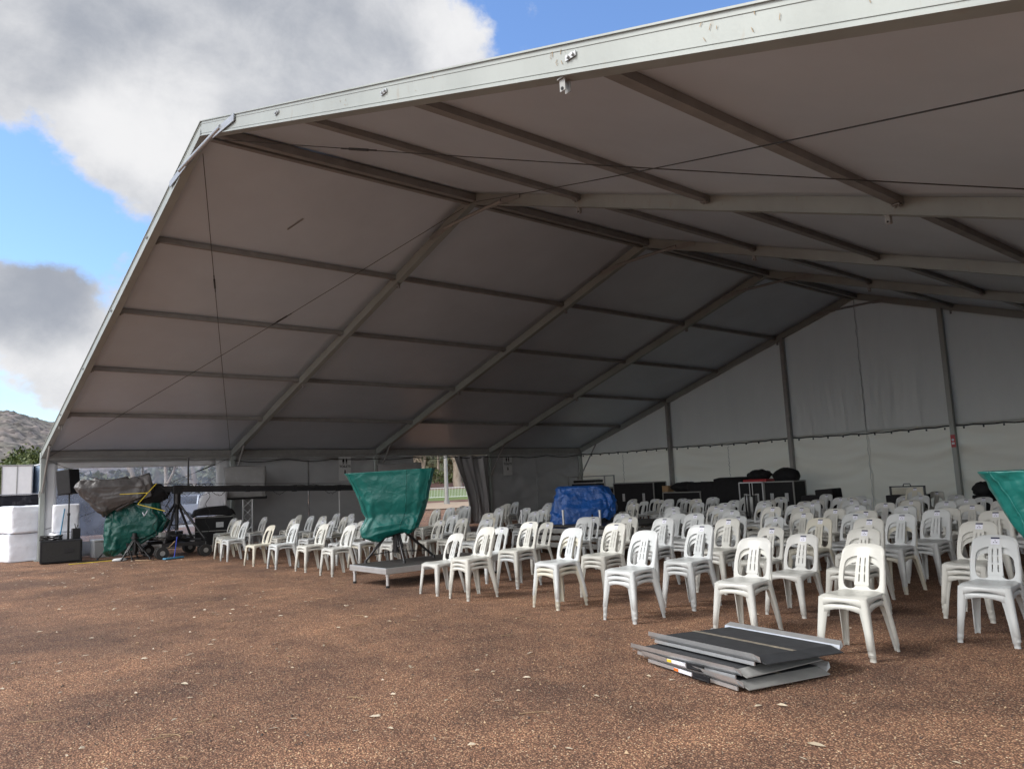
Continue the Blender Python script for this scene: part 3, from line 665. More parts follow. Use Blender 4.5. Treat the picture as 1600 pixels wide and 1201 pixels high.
S_ += [(18.0, 11.6, 2), (18.9, 10.6, 2), (19.9, 8.2, 2), (19.8, 9.6, 2), (17.9, 14.3, 2), (14.9, 12.9, 2), (15.8, 15.9, 2), (14.7, 10.2, 2), (12.3, 4.9, 2)]
S_.append((16.05, 14.2, 5))
STEP = .052
rows = {}
for s in S_: rows.setdefault(max(1, round((s[1] - 1.85) / 1.0)), []).append(s)
total = 0
for r, ls in sorted(rows.items()):
    ls.sort(key=lambda q: q[0])
    for i, (x, y, n) in enumerate(ls):
        rz = R_(rnd.gauss(0, 3.0)); base = rnd.choice(('chair_white', 'chair_white', 'chair_cream')); 
        where = 'row' if r > 1 else 'front row'
        rowtxt = 'front row' if r == 1 else f'{ORD[r]} row back'
        nth = f'{ORD[i+1]} stack from the left' if i < len(ls) - 1 else 'rightmost stack'
        if i == 0: nth = 'leftmost stack'
        st = r > 1 and rnd.random() < .9
        for k in range(n):
            key = base if rnd.random() < .75 else rnd.choice(('chair_white', 'chair_cream', 'chair_grey', 'chair_yellow'))
            word = {'chair_white': 'white', 'chair_cream': 'cream', 'chair_grey': 'pale grey', 'chair_yellow': 'yellowed'}[key]
            if n == 1: lab = f'single {word} plastic chair, {nth.replace(" stack", " place")}, {rowtxt}'
            else:
                pos = {0: 'bottom', n - 1: 'top'}.get(k, 'middle' if n == 3 else f'{ORD[k+1]} from the bottom')
                lab = f'{pos} {word} plastic chair, {nth}, {rowtxt}'
                if pos.endswith('bottom') and k: lab = f'{word} plastic chair, {pos}, {nth}, {rowtxt}'
            make_chair((x + rnd.uniform(-.004, .004), y, STEP * k), rz + R_(rnd.uniform(-.6, .6)), key, st if k == n - 1 else False, lab, 'white plastic chairs stacked in rows'); total += 1
print('chairs', total, 'stacks', len(S_))

# ------------------------------------------------------------------ tarpaulins
VIEW = Vector((0, 0))
def tarp(name, c, yaw, rings, m, seed, label, cat='tarpaulin', M_=112, nsub=9, fold=.022, topz=None, spike=0, group=None, seam=None):
    """rings: (uL, uR, vF, vB, zL, zR) from the hem up; u runs along the width."""
    t = Matrix.Translation(c) @ Matrix.Rotation(yaw, 4, 'Z'); b = MB()
    def sq(a, e=.36):
        ca, sa = math.cos(a), math.sin(a); return math.copysign(abs(ca) ** e, ca), math.copysign(abs(sa) ** e, sa)
    levels = []
    for i in range(len(rings) - 1):
        for j in range(nsub): levels.append([rings[i][k] * (1 - j / nsub) + rings[i+1][k] * j / nsub for k in range(6)])
    levels.append(list(rings[-1])); nl = len(levels); vs = []
    for li, (uL, uR, vF, vB, zL, zR) in enumerate(levels):
        h = li / (nl - 1)
        for k in range(M_):
            a = 2 * PI * k / M_; ca, sa = sq(a)
            u = (uL + uR) / 2 + ca * (uR - uL) / 2; v = (vF + vB) / 2 + sa * (vB - vF) / 2; z = zL + (zR - zL) * (ca + 1) / 2
            pr = a * 3.2
            f = noise.noise(Vector((math.cos(a) * 2.6 + seed, math.sin(a) * 2.6, h * 2.6))) * 1.5
            rd = 1 - abs(noise.noise(Vector((math.cos(a) * 4.1 + seed, math.sin(a) * 4.1 + 5, h * 3.4 + a * .6)))) * 2.6
            tight = .35 + .65 * (1 - h)
            cr1 = 1 - abs(noise.noise(Vector((u * 3.1 + z * 1.7 + seed, v * 3.1 - z, z * 3.3 - u * 1.3)))) * 5
            cr2 = 1 - abs(noise.noise(Vector((u * 6.5 - z * 2.7, v * 6.5 + seed, z * 6.1 + u * 2.3)))) * 4
            d = fold * (f * 1.6 + rd * .7) * tight + fold * (.75 * max(0, cr1) + .35 * max(0, cr2)) * (.5 + .5 * tight) 
            z += (fold * .9 * math.sin(a * 5 + seed) + fold * 1.2 * noise.noise(Vector((a * 2.2, seed, 1)))) * (1 - h) ** 2
            if spike and h > .75: z += spike * (h - .75) * 4 * abs(noise.noise(Vector((u * 6, v * 6, seed)))) * 1.6
            vs.append(t @ Vector((u + math.cos(a) * d, v + math.sin(a) * d, z)))
    fs = [(l*M_+k, l*M_+(k+1) % M_, (l+1)*M_+(k+1) % M_, (l+1)*M_+k) for l in range(nl-1) for k in range(M_)]
    uL, uR, vF, vB, zL, zR = rings[-1]; base = (nl-1) * M_; NI = 8; cu, cv = (uL+uR)/2, (vF+vB)/2
    ti = t.inverted(); top = [ti @ vs[base + k] for k in range(M_)]; cz = (zL + zR) / 2 - (topz if topz is not None else .05)
    for i in range(1, NI + 1):
        q = i / NI
        for k in range(M_):
            p = top[k]; z = p.z * (1 - q) + cz * q - (topz or .05) * .6 * math.sin(q * PI / 2) * 0
            vs.append(t @ Vector((p.x * (1 - q) + cu * q, p.y * (1 - q) + cv * q, z + .02 * noise.noise(Vector((p.x * (1-q) * 5, p.y * 5, seed))) * math.sin(q * PI))))
    for i in range(NI): 
        A = base + i * M_; B = A + M_
        fs += [(A+k, A+(k+1) % M_, B+(k+1) % M_, B+k) for k in range(M_)]
    b.add(vs, fs, 0, True)
    o = b.build(name, m, None, None, None, .004); tag(o, label, cat, group)
    for kk in (seam or ()):
        k = int(kk * M_); sb = MB(); cc_ = Vector((0, 0, 0))
        ctr = t @ Vector((0, 0, 1)); pts = []
        for l in range(nl):
            p = vs[l * M_ + k]; dd = (p - Vector((ctr.x, ctr.y, p.z))).normalized(); pts.append(p + dd * .003)
        sb.tube(pts, .0075, 5); q = sb.build('welded_seam', m); q.parent = o
    return o, t
def tripod(c, feet, top, label, cat='tripod', name='camera_tripod', group=None, r=.020):
    t = thing(name, c, label, cat, group); c = Vector(c); H = Vector(top) - c
    for f in feet:
        f = Vector(f) - c; b = MB(); mid = f.lerp(H, .45); d = (H - f).normalized()
        side = d.cross(Vector((0, 0, 1))).normalized() * .032
        b.tube([mid + side - d * .05, H + side * .8], .017, 8); b.tube([mid - side - d * .05, H - side * .8], .017, 8)
        b.tube([f + Vector((0, 0, .03)), mid + d * .12], .019, 8, 0); b.bar(mid - side * 1.5, mid + side * 1.5, .03, .04); b.bar(f.lerp(H, .22) - side * .8, f.lerp(H, .22) + side * .8, .025, .03)
        b.cyl(f + Vector((0, 0, .025)), .028, .05, 12, r1=.022); b.build('leg', [M['black_metal'], M['alu_dull']], t)
        b = MB(); b.tube([Vector((0, 0, f.z + .16)), f.lerp(H, .2)], .008, 6); b.build('spreader', M['black_metal'], t)
    b = MB(); b.cyl(H + Vector((0, 0, .02)), .085, .06, 18); b.cyl(H + Vector((0, 0, .09)), .055, .09, 18); b.build('bowl', M['black_metal'], t)
    b = MB(); gz = Vector(feet[0]).z - c.z; hh = H.z - gz; b.cyl((H.x, H.y, gz + hh * .62), .045, hh * .7, 14); b.cyl((H.x + .07, H.y, gz + hh * .66), .025, hh * .5, 10); b.cyl((H.x, H.y, gz + hh * .26), .06, .05, 14); b.build('centre_column', M['black_metal'], t)
    return t
# stage deck with the first covered camera
DK = thing('stage_deck', (12.7, 3.55, 0), 'low black stage deck with silver rim carrying the green covered camera', 'stage deck')
dx0, dx1, dy0, dy1 = -.58, .56, -1.08, 1.12
b = MB(); b.bbox((dx0 + .03, dy0 + .03, .26), (dx1 - .03, dy1 - .03, .300), .004); b.build('deck_board', M['deck'], DK)
b = MB()
for lo, hi in (((dx0, dy0, .205), (dx1, dy0 + .028, .298)), ((dx0, dy1 - .028, .205), (dx1, dy1, .298)), ((dx0, dy0 + .028, .205), (dx0 + .028, dy1 - .028, .298)), ((dx1 - .028, dy0 + .028, .205), (dx1, dy1 - .028, .298))): b.bbox(lo, hi, .006)
for zz in (.222, .262):
    b.box((dx0 - .004, dy0 - .004, zz - .006), (dx1 + .004, dy0 - .0005, zz + .006)); b.box((dx1 + .0005, dy0, zz - .006), (dx1 + .004, dy1, zz + .006))
b.build('rim', M['alu_bright'], DK)
for x in (dx0 + .06, dx1 - .06):
    for y in (dy0 + .06, dy1 - .06):
        b = MB(); b.cyl((x, y, .115), .024, .17, 14); b.cyl((x, y, .0175), .030, .035, 14, 1); b.cyl((x, y, .19), .034, .03, 14); b.build('leg', [M['alu_bright'], M['rubber']], DK)
tripod((12.36, 3.2, .300), ((12.2, 2.72, .300), (12.50, 3.85, .300), (12.85, 3.05, .300)), (12.36, 3.2, .92), 'black tripod standing on the stage deck under the green tarpaulin')
PERP = R_(58.6)
G1, _ = tarp('green_tarpaulin', (12.29, 3.16, -.045), PERP, [(-.26, .34, -.20, .2, .68, .82), (-.47, .42, -.30, .25, .76, .88), (-.50, .46, -.30, .28, .88, .98), (-.40, .52, -.26, .28, 1.06, 1.12), (-.50, .60, -.30, .3, 1.32, 1.34), (-.68, .70, -.33, .3, 1.72, 1.76), (-.73, .74, -.34, .3, 1.80, 1.84)],
        M['green'], 3, 'green vinyl tarpaulin flaring over the camera on the stage deck', topz=.03, fold=.024, seam=(.61, .765, .90))
# second covered camera at the right edge
tripod((22.55, 2.15, 0), ((22.1, 1.9, 0), (22.95, 1.85, 0), (22.6, 2.65, 0)), (22.55, 2.15, .62), 'black tripod under the green tarpaulin at the right edge')
tarp('green_tarpaulin', (22.42, 2.05, -.32), R_(14), [(-.26, .40, -.22, .22, .72, .76), (-.40, .46, -.30, .25, .80, .88), (-.44, .48, -.30, .28, .92, .98), (-.46, .52, -.28, .28, 1.1, 1.12), (-.54, .60, -.30, .3, 1.34, 1.34), (-.70, .72, -.33, .3, 1.70, 1.70), (-.75, .74, -.34, .3, 1.76, 1.76)],
     M['green'], 12, 'green vinyl tarpaulin over a camera, cut off by the right edge of the picture', topz=.03, fold=.024, seam=(.61, .765, .90))
# blue covered camera on its riser among the chairs
RS = thing('camera_riser', (12.1, 8.35, 0), 'grey stacked stage riser among the chairs, carrying the blue covered camera', 'stage riser')
b = MB(); b.bbox((-1.5, -1.1, .56), (1.5, 1.1, .60), .006); b.build('deck_board', M['deck'], RS)
b = MB()
for zz in (.20, .34, .48):
    for lo, hi in (((-1.52, -1.12, zz - .045), (1.52, -1.09, zz + .055)), ((-1.52, 1.09, zz - .045), (1.52, 1.12, zz + .055)), ((-1.52, -1.09, zz - .045), (-1.49, 1.09, zz + .055)), ((1.49, -1.09, zz - .045), (1.52, 1.09, zz + .055))): b.bbox(lo, hi, .008)
b.build('rim', M['alu_dull'], RS)
for x in (-1.4, 1.4):
    for y in (-1, 1):
        b = MB(); b.cyl((x, y, .08), .025, .16, 12); b.build('leg', M['alu_dull'], RS)
for x, y in ((-.05, -1.0), (.98, -1.0), (-1.35, -1.0)):
    b = MB(); b.cyl((x, y, .74), .024, .29, 12); b.cyl((x, y, .89), .028, .02, 12); b.build('guard_post', M['alu_bright'], RS)
tripod((12.0, 8.2, .60), ((11.7, 7.8, .60), (12.4, 7.85, .60), (12.0, 8.7, .60)), (12.0, 8.2, 1.1), 'black tripod hidden under the blue tarpaulin on the riser')
tarp('blue_tarpaulin', (11.85, 8.15, 0), R_(47), [(-.72, .58, -.45, .4, .44, .70), (-.68, .66, -.42, .4, .62, .82), (-.62, .66, -.38, .36, .86, .98), (-.58, .60, -.32, .32, 1.14, 1.16), (-.54, .50, -.28, .28, 1.33, 1.32), (-.48, .42, -.22, .22, 1.37, 1.36)],
     M['blue'], 21, 'crumpled blue poly tarpaulin draped over a camera on the riser', fold=.045, topz=.02)

# ------------------------------------------------------------------ camera crane at the left
CR = thing('camera_crane', (2.6, 2.6, 0), 'black camera crane with a long boom on a wheeled dolly, beside the clear window', 'camera crane')
def L_(x, y, z): return Vector((x - 2.6, y - 2.6, z))
feet = [(3.35, 2.05), (3.45, 3.05), (1.75, 2.15), (1.75, 3.2)]
b = MB()
for i, j in ((0, 1), (2, 3)): b.bar(L_(*feet[i], .33), L_(*feet[j], .33), .10, .09)
b.bar(L_(1.75, 2.65, .33), L_(3.4, 2.55, .33), .14, .09); b.bar(L_(3.38, 2.1, .41), L_(1.8, 3.1, .41), .05, .05); b.bar(L_(1.78, 2.2, .42), L_(3.4, 3.0, .42), .05, .05)
b.box(tuple(L_(2.2, 2.3, .38)), tuple(L_(2.8, 2.9, .46))); b.build('dolly_frame', M['black_metal'], CR)
for x, y in feet:
    b = MB()
    for o in (-.07, .07):
        b.cyl(L_(x + o, y, .15), .15, .075, 22, 0, 'X'); b.cyl(L_(x + o * 1.2, y, .15), .06, .065, 14, 1, 'X')
    b.bar(L_(x, y, .15), L_(x, y, .36), .04, .06, 1); b.build('wheel', [M['rubber'], M['alu_dull']], CR)
AP = (2.62, 2.62, 1.42)
for x, y in ((3.30, 2.15), (3.15, 3.15), (1.85, 2.2), (2.62, 3.0)):
    b = MB(); b.tube([L_(x, y, .42), L_(AP[0] + (x - AP[0]) * .1, AP[1] + (y - AP[1]) * .1, 1.30)], .030, 10); b.cyl(L_(x, y, .42), .05, .06, 12); b.bar(L_(x * .6 + AP[0] * .4, y * .6 + AP[1] * .4, .80), L_(AP[0], AP[1], .78), .018, .018); b.build('leg', M['black_metal'], CR)
b = MB(); b.cyl(L_(AP[0], AP[1], 1.15), .045, 1.0, 14); b.cyl(L_(AP[0], AP[1], 1.46), .085, .34, 18); b.cyl(L_(AP[0], AP[1], 1.30), .10, .03, 18); b.bbox(tuple(L_(2.53, 2.5, 1.58)), tuple(L_(2.71, 2.74, 1.80)), .015); b.build('column', M['black_metal'], CR)
A0, A1 = L_(2.47, 1.75, 1.725), L_(3.52, 7.95, 1.52)
b = MB(); b.bar(A0, A1, .13, .15); d = A1 - A0
for q in (.22, .42, .62, .82): p = A0 + d * q; b.bar(p - d.normalized() * .05, p + d.normalized() * .05, .155, .175)
b.tube([A0 + Vector((.05, 0, .14)), A1 + Vector((.05, 0, .12))], .008, 6); b.build('boom', M['black'], CR)
b = MB()   # cable loom along the boom with loops
rr = random.Random(5)
for s in range(3):
    b.tube([A0 + d * (i / 50) + Vector((.07, 0, .05 + .05 * noise.noise(Vector((i * .3, s * 9, 0))) + s * .012)) for i in range(51)], .010, 5)
for q in (.17, .24, .30, .55, .78):
    p = A0 + d * q; b.tube([p + Vector((.07, -.18 + .36 * i / 14, -.07 - .10 * math.sin(PI * i / 14) * rr.uniform(.6, 1.2))) for i in range(15)], .007, 5)
for q in (.19, .215, .24, .27):
    p = A0 + d * q; b.tube([p + Vector((.06, -.06 + .12 * i / 8, .08 + .05 * math.sin(PI * i / 8))) for i in range(9)], .008, 5)
b.build('cable_loom', M['rubber'], CR)
b = MB(); b.tube([L_(2.66, 2.88, 1.78), L_(2.66, 2.88, 2.5)], .022, 8); b.tube([L_(2.60, 2.86, 1.95), L_(2.75, 2.96, 1.93)], .008, 5); b.build('mast', M['black_metal'], CR)
b = MB()   # black bagged control head near the rear of the boom
def blobfn(c, rx, ry, rz_, seed, amp=.18):
    def fn(u, v):
        th = 2 * PI * u; ph = PI * v; q = Vector((math.sin(ph) * math.cos(th), math.sin(ph) * math.sin(th), math.cos(ph)))
        k = 1 + amp * noise.noise(q * 2.1 + Vector((seed, 0, 0))) + amp * .6 * (1 - abs(noise.noise(q * 4.5 + Vector((seed, 3, 0))))*2)
        return Vector(c) + Vector((q.x * rx * k, q.y * ry * k, q.z * rz_ * k))
    return fn
b.grid(blobfn(L_(2.50, 2.02, 1.60), .19, .42, .23, 4), 40, 24); b.build('bagged_head', M['black_cloth'], CR)
b = MB()
for (x0, y0, z0), (x1, y1, z1), sg in (((2.55, 2.2, 1.6), (2.9, 2.4, .45), .15), ((2.6, 2.35, 1.62), (3.1, 2.5, .45), .1), ((2.5, 2.45, 1.6), (3.0, 2.2, .4), .2), ((2.4, 2.1, 1.45), (2.9, 2.0, .5), .25), ((2.6, 3.4, 1.6), (2.7, 3.35, .5), .1)):
    b.tube([L_(*[a + (c - a) * i / 16 for a, c in zip((x0, y0, z0), (x1, y1, z1))]) + Vector((sg * math.sin(PI * i / 16) * .5, .06 * math.sin(i), 0)) for i in range(17)], .008, 5)
for s in range(7):
    cx_, cy_ = rr.uniform(1.9, 3.2), rr.uniform(2.1, 3.0); b.tube([L_(cx_ + (.18 + .01 * s) * math.cos(i * .5), cy_ + .16 * math.sin(i * .5), .47 + .03 * s * .4 + .02 * math.sin(i * 1.3)) for i in range(26)], .009, 5)
b.build('hanging_cables', M['rubber'], CR)
for s in range(9):
    b = MB()
    c = L_(rr.uniform(1.9, 3.2), rr.uniform(2.1, 3.1), .46); a = rr.uniform(.05, .11); b.bbox((c.x - a, c.y - a * .8, c.z), (c.x + a, c.y + a * .8, c.z + rr.uniform(.06, .2)), .01)
    b.build('control_box', [M['black_metal'], M['alu_dull']][s % 2], CR)
# grey sheet wrapped round the crane's rear end, tied with yellow tape
P2 = R_(77)
GT, gm = tarp('grey_tarpaulin', (2.35, 1.22, 0), P2, [(-.22, .02, -.10, .1, 1.10, 1.24), (-.34, .45, -.25, .25, 1.20, 1.46), (-.55, .82, -.30, .3, 1.42, 1.56), (-.74, .84, -.32, .3, 1.62, 1.68), (-.90, .84, -.34, .32, 1.82, 1.80), (-.84, .78, -.22, .22, 1.90, 2.00)],
     M['grey_tarp'], 33, 'creased grey tarpaulin wrapped round the rear end of the camera crane', fold=.036, topz=.08, spike=.20)
b = MB(); q = lambda u, v, z: gm @ Vector((u, v, z))
b.bar(q(.10, -.42, 1.62), q(.72, -.41, 1.63), .008, .016); b.bar(q(.72, -.42, 1.63), q(.92, -.40, 1.86), .008, .016); b.bar(q(.72, -.42, 1.63), q(.50, -.44, 1.36), .008, .016); b.bar(q(.50, -.44, 1.36), q(1.12, -.50, 1.16), .008, .016)
o = b.build('yellow_tie', M['yellow']); o.parent = GT
tarp('green_tarpaulin', (2.15, 1.68, 0), P2, [(-.50, -.25, -.15, .2, .13, .18), (-.56, .30, -.30, .3, .22, .48), (-.60, .66, -.36, .36, .5, .62), (-.62, .82, -.36, .36, .84, .90), (-.58, .66, -.34, .34, 1.12, 1.16), (-.5, .62, -.3, .3, 1.38, 1.44)],
     M['green_dark'], 45, 'dark green tarpaulin over a camera, sagging below the grey crane wrapping', fold=.042, topz=.02)
tripod((2.15, 1.55, 0), ((1.75, .98, 0), (2.7, 1.55, 0), (1.9, 2.1, 0)), (2.15, 1.5, .75), 'black tripod showing below the dark green tarpaulin by the crane')
tripod((2.62, 1.62, 0), ((2.75, 1.30, 0), (2.95, 1.9, 0), (2.2, 1.8, 0)), (2.62, 1.62, .52), 'short black tripod standing between the dark green tarpaulin and the crane dolly')
# squeegee leaning against the dolly
t = thing('floor_squeegee', (3.62, 2.28, 0), 'blue floor squeegee with blue handle leaning on the crane dolly', 'squeegee')
b = MB(); b.bbox((-.10, -.26, .01), (.02, .26, .05), .012, 0, T((0, 0, 0), R_(20))); b.build('blade', M['blue_plastic'], t)
b = MB(); b.tube([(-.03, 0, .04), (-.22, .12, .52)], .012, 8); b.build('handle', M['blue_rope'], t)
# speaker, stand and sub
t = thing('subwoofer', (1.30, .25, 0), 'large black subwoofer box on the gravel inside the left tent leg', 'subwoofer', None, R_(-8))
b = MB(); b.bbox((-.33, -.45, .02), (.33, .45, .56), .02); b.build('cabinet', M['black'], t)
b = MB(); b.bbox((.331, -.40, .06), (.338, .40, .52), .003); b.build('grille', M['rubber'], t)
b = MB(); b.bbox((.339, .05, .25), (.346, .27, .36), .003); b.build('handle', M['black_metal'], t)
b = MB(); b.cyl((0.02, .145, .58), .025, .05, 12); b.build('pole_socket', M['black_metal'], t)
t = thing('speaker_pole', (1.30, .40, .56), 'black speaker pole rising from the subwoofer', 'speaker pole')
b = MB(); b.tube([(0, 0, 0), (0, 0, .62)], .026, 10); b.build('lower_tube', M['black_metal'], t); b = MB(); b.tube([(0, 0, .6), (0, 0, 1.14)], .018, 10); b.cyl((0, 0, .62), .034, .06, 12); b.build('upper_tube', M['black_metal'], t)
t = thing('loudspeaker', (1.30, .41, 1.68), 'black loudspeaker tilted on the pole above the subwoofer', 'loudspeaker', None, R_(-48))
b = MB(); Mx = Matrix.Rotation(R_(6), 4, 'X')
b.bbox((-.19, -.20, 0), (.19, .17, .62), .02, 0, Mx); b.build('cabinet', M['black'], t)
for z0 in (.04, .22, .42):
    b = MB(); b.bbox((-.24, -.23, z0), (-.19, .10, z0 + .14), .012, 0, Mx); b.build('yoke_plate', M['black_metal'], t)
b = MB(); b.bbox((-.17, -.212, .03), (.17, -.203, .59), .004, 0, Mx); b.build('grille', M['rubber'], t)
t = thing('cable_coil', (1.25, .03, .56), 'coil of black cable heaped on top of the subwoofer', 'cable')
b = MB()
for s in range(5): b.tube([(.22 * math.cos(i * .35 + s) + .02 * s, .24 * math.sin(i * .35 + s), .02 + .022 * s + .012 * math.sin(i * .9 + s)) for i in range(20)], .012, 6)
b.build('loops', M['rubber'], t)
t = thing('radio_receiver', (1.25, .58, .56), 'small black radio unit with stub aerials on the subwoofer', 'radio unit')
b = MB(); b.bbox((-.09, -.09, 0), (.09, .09, .26), .01); b.build('case', M['black_metal'], t); b = MB(); b.tube([(-.04, 0, .25), (-.05, -.02, .38)], .010, 6); b.tube([(.04, 0, .25), (.06, .03, .34)], .010, 6); b.build('aerial', M['rubber'], t)
# wrapped ballast blocks each side of the corner leg
def wrapped(x, y, z, rz, sx, sy, sz, lab, seed):
    def fn(u, v):
        th = 2 * PI * u; ca, sa = math.cos(th), math.sin(th); e = .22; X = math.copysign(abs(ca) ** e, ca); Y = math.copysign(abs(sa) ** e, sa)
        if v < .12: k = v / .12; zz = 0
        elif v > .88: k = (1 - v) / .12; zz = 1
        else: k = 1; zz = (v - .12) / .76
        k = k ** .6 if k > 0 else 0; n_ = .035 * noise.noise(Vector((X * 2, Y * 2, zz * 2.5 + seed))) + .02 * noise.noise(Vector((X * 5, Y * 5, zz * 6 + seed)))
        return Vector(((X * k) * sx / 2 * (1 + n_), (Y * k) * sy / 2 * (1 + n_), zz * sz + (n_ * .7 if 0 < v < 1 else 0) * (1 if zz > 0 else 0)))
    b = MB(); b.grid(fn, 64, 30); o = b.build('ballast_block', M['wrap'], None, (x, y, z), (0, 0, rz)); return tag(o, lab, 'ballast block', 'white wrapped ballast blocks by the corner leg')
wrapped(-.60, -.36, 0, R_(10), .80, .80, .72, 'lower white wrapped ballast block outside the left tent leg', 1)
wrapped(-.57, -.34, .73, R_(14), .84, .82, .70, 'upper white wrapped ballast block outside the left tent leg', 2)
wrapped(.30, .50, 0, R_(5), .60, .62, .70, 'lower white wrapped ballast block just inside the left tent leg', 3)
wrapped(.28, .52, .71, R_(-10), .62, .62, .72, 'upper white wrapped ballast block just inside the left tent leg', 4)
t = tag(MB().build('x', M['black']), None, None) if 0 else None
b = MB(); b.tube([Vector((.68, .25, .0)), Vector((.66, .42, 1.32))], .016, 8); tag(b.build('garden_stake', M['blue_plastic']), 'thin blue pole leaning against the inner white ballast blocks', 'pole')
# covered screens on truss stands
def screen(c, rz, w_, h_, z, lab, seed, truss=True):
    t = thing('covered_screen', c, lab, 'screen', 'grey covered screens beside the side wall', rz)
    b = MB()
    def fn(u, v):
        th = 2 * PI * u; ca, sa = math.cos(th), math.sin(th); e = .12; X = math.copysign(abs(ca) ** e, ca); Y = math.copysign(abs(sa) ** .5, sa)
        k = 1 if v < .93 else max(0, (1 - v) / .07) ** .6; zz = min(1, v / .93)
        n_ = noise.noise(Vector((X * 3, zz * 2.5, seed))) * .028 + noise.noise(Vector((X * 6 * u, zz * 6, seed + 3))) * .015
        flare = 1 - .05 * zz if 1 else 1
        return Vector((X * k * w_ / 2 * (1 + n_ * .8), Y * k * .11 + n_ * 1.2, z + zz * h_ + .06 * k * noise.noise(Vector((X * 1.5, seed, 0))) * (zz > .9)))
    b.grid(fn, 72, 26); b.build('cover', M['grey_cover'], t, None, None, .004)
    b = MB(); b.bbox((-w_/2 + .05, -.05, z + .03), (w_/2 - .05, .05, z + h_ - .06), .01); b.build('panel', M['black'], t)
    b = MB()
    b.bbox((-w_ * .48, -.10, z - .06), (w_ * .52, .06, z + .025), .02); b.build('lower_hem', M['black_cloth'], t)
    return t
def totem(c, rz, h, lab):
    t = thing('truss_tower', c, lab, 'truss', None, rz); b = MB(); s = .13
    for x in (-s, s):
        for y in (-s, s): b.tube([(x, y, .03), (x, y, h)], .022, 8)
    b.build('chords', M['alu_bright'], t); b = MB(); n = int(h / .26)
    for i in range(n):
        z0 = .05 + i * .26; f = 1 if i % 2 else -1
        for p, q in (((-s, -s), (s, -s)), ((s, -s), (s, s)), ((s, s), (-s, s)), ((-s, s), (-s, -s))):
            if f > 0: p, q = q, p
            b.tube([(p[0], p[1], z0), (q[0], q[1], z0 + .26)], .010, 6)
    b.build('lattice', M['alu_bright'], t); b = MB(); b.bbox((-.4, -.4, 0), (.4, .4, .03), .01); b.build('base_plate', M['alu_dull'], t); return t
screen((1.0, 5.02, 0), R_(66), 1.18, .92, 1.40, 'grey covered screen on a silver truss stand beside the window bay', 1)
totem((.95, 5.12, 0), R_(66), 1.36, 'silver lattice truss tower below the covered screen by the window bay')
screen((.95, 10.35, 0), R_(62), 1.50, .92, 1.38, 'grey covered screen behind the green covered camera, left of the doorway', 2)
totem((.9, 10.4, 0), R_(62), 1.34, 'silver lattice truss tower below the covered screen left of the doorway')
# thin cream pole by the wall and a black box speaker at the wall
b = MB(); b.cyl((2.0, 7.55, .78), .022, 1.5, 10); b.cyl((2.0, 7.55, .015), .16, .03, 20); tag(b.build('upright_pole', M['sign']), 'thin cream upright pole on a round foot in front of the side wall', 'pole')
t = thing('monitor_speaker', (2.6, 8.6, 0), 'black monitor speaker on a stand behind the left chairs', 'loudspeaker', None, R_(60)); b = MB(); b.bbox((-.22, -.2, .80), (.22, .2, 1.28), .02); b.build('cabinet', M['black'], t)
b = MB(); b.cyl((0, 0, .45), .03, .74, 10); b.bbox((-.2, -.2, 0), (.2, .2, .06), .01); b.build('stand', M['black_metal'], t)
# covered mixing position: white hooded console on black cases, behind the crane
t = thing('road_case', (1.05, 4.1, 0), 'black road case with metal corners behind the crane dolly', 'road case', None, R_(72))
b = MB(); b.bbox((-.50, -.32, .10), (.50, .32, .90), .015); b.build('body', M['black'], t)
b = MB()
for z in (.11, .50, .88): b.box((-.508, -.328, z), (.508, .328, z + .02))
b.build('edge_trim', M['alu_dull'], t)
for x in (-.38, .38):
    for y in (-.22, .22):
        b = MB(); b.cyl((x, y, .05), .05, .04, 14, 0, 'Y'); b.build('wheel', M['rubber'], t)
b = MB(); b.bbox((.05, -.345, .60), (.25, -.329, .75), .004); b.build('latch', M['steel'], t)
o, _ = tarp('black_dust_cover', (1.05, 4.1, 0), R_(72), [(-.60, .56, -.36, .36, .93, .93), (-.52, .50, -.32, .32, 1.10, 1.06), (-.2, .3, -.25, .25, 1.18, 1.2)], M['black_cloth'], 61, 'black cloth dust cover spread over the road case behind the crane', 'dust cover', fold=.02, nsub=5)
o, _ = tarp('white_console_cover', (.95, 4.12, 0), R_(72), [(-.40, .36, -.26, .26, 1.14, 1.14), (-.38, .36, -.26, .26, 1.40, 1.36), (-.20, .36, -.22, .22, 1.62, 1.58), (-.1, .3, -.12, .12, 1.66, 1.62)], M['wrap'], 62, 'white cover over a console, standing on the black case behind the crane', 'console cover', fold=.014, nsub=5, topz=0)
# yellow strap and clutter on the gravel at the left
b = MB(); b.tube([(2.3 + .012 * math.sin(i), .25 + i * .075 , .008) for i in range(16)], .010, 5); tag(b.build('yellow_strap', M['yellow']), 'yellow strap lying on the gravel in front of the subwoofer', 'strap')
b = MB(); b.tube([(3.0 + .25 * math.sin(i * .3) + .03 * i, 1.55 + .035 * i, .012 + (.0 if i < 10 else (i - 10) ** 2 * .0035)) for i in range(22)], .010, 6); tag(b.build('loose_cable', M['twig']), 'pale loose cable running over the gravel up to the crane dolly', 'cable')
b = MB(); b.tube([(1.9 + .05 * math.sin(i * .8), .5 + i * .12, .012) for i in range(18)], .012, 6); tag(b.build('loose_cable', M['rubber']), 'black loose cable on the gravel between subwoofer and green tarpaulin', 'cable')
b = MB(); b.grid(blobfn((2.65, 1.28, .03), .10, .16, .045, 8), 16, 10); tag(b.build('rag', M['white_trim']), 'white rag dropped on the gravel beside the dark green tarpaulin', 'rag')
b = MB(); b.tube([(2.9 + .06 * math.sin(i), 1.72 + .012 * i, 1.15 - .10 * math.sin(i * .45)) for i in range(9)] , .010, 6); tag(b.build('loose_rope', M['sticker']), 'looped white rope hanging against the dark green tarpaulin', 'rope')
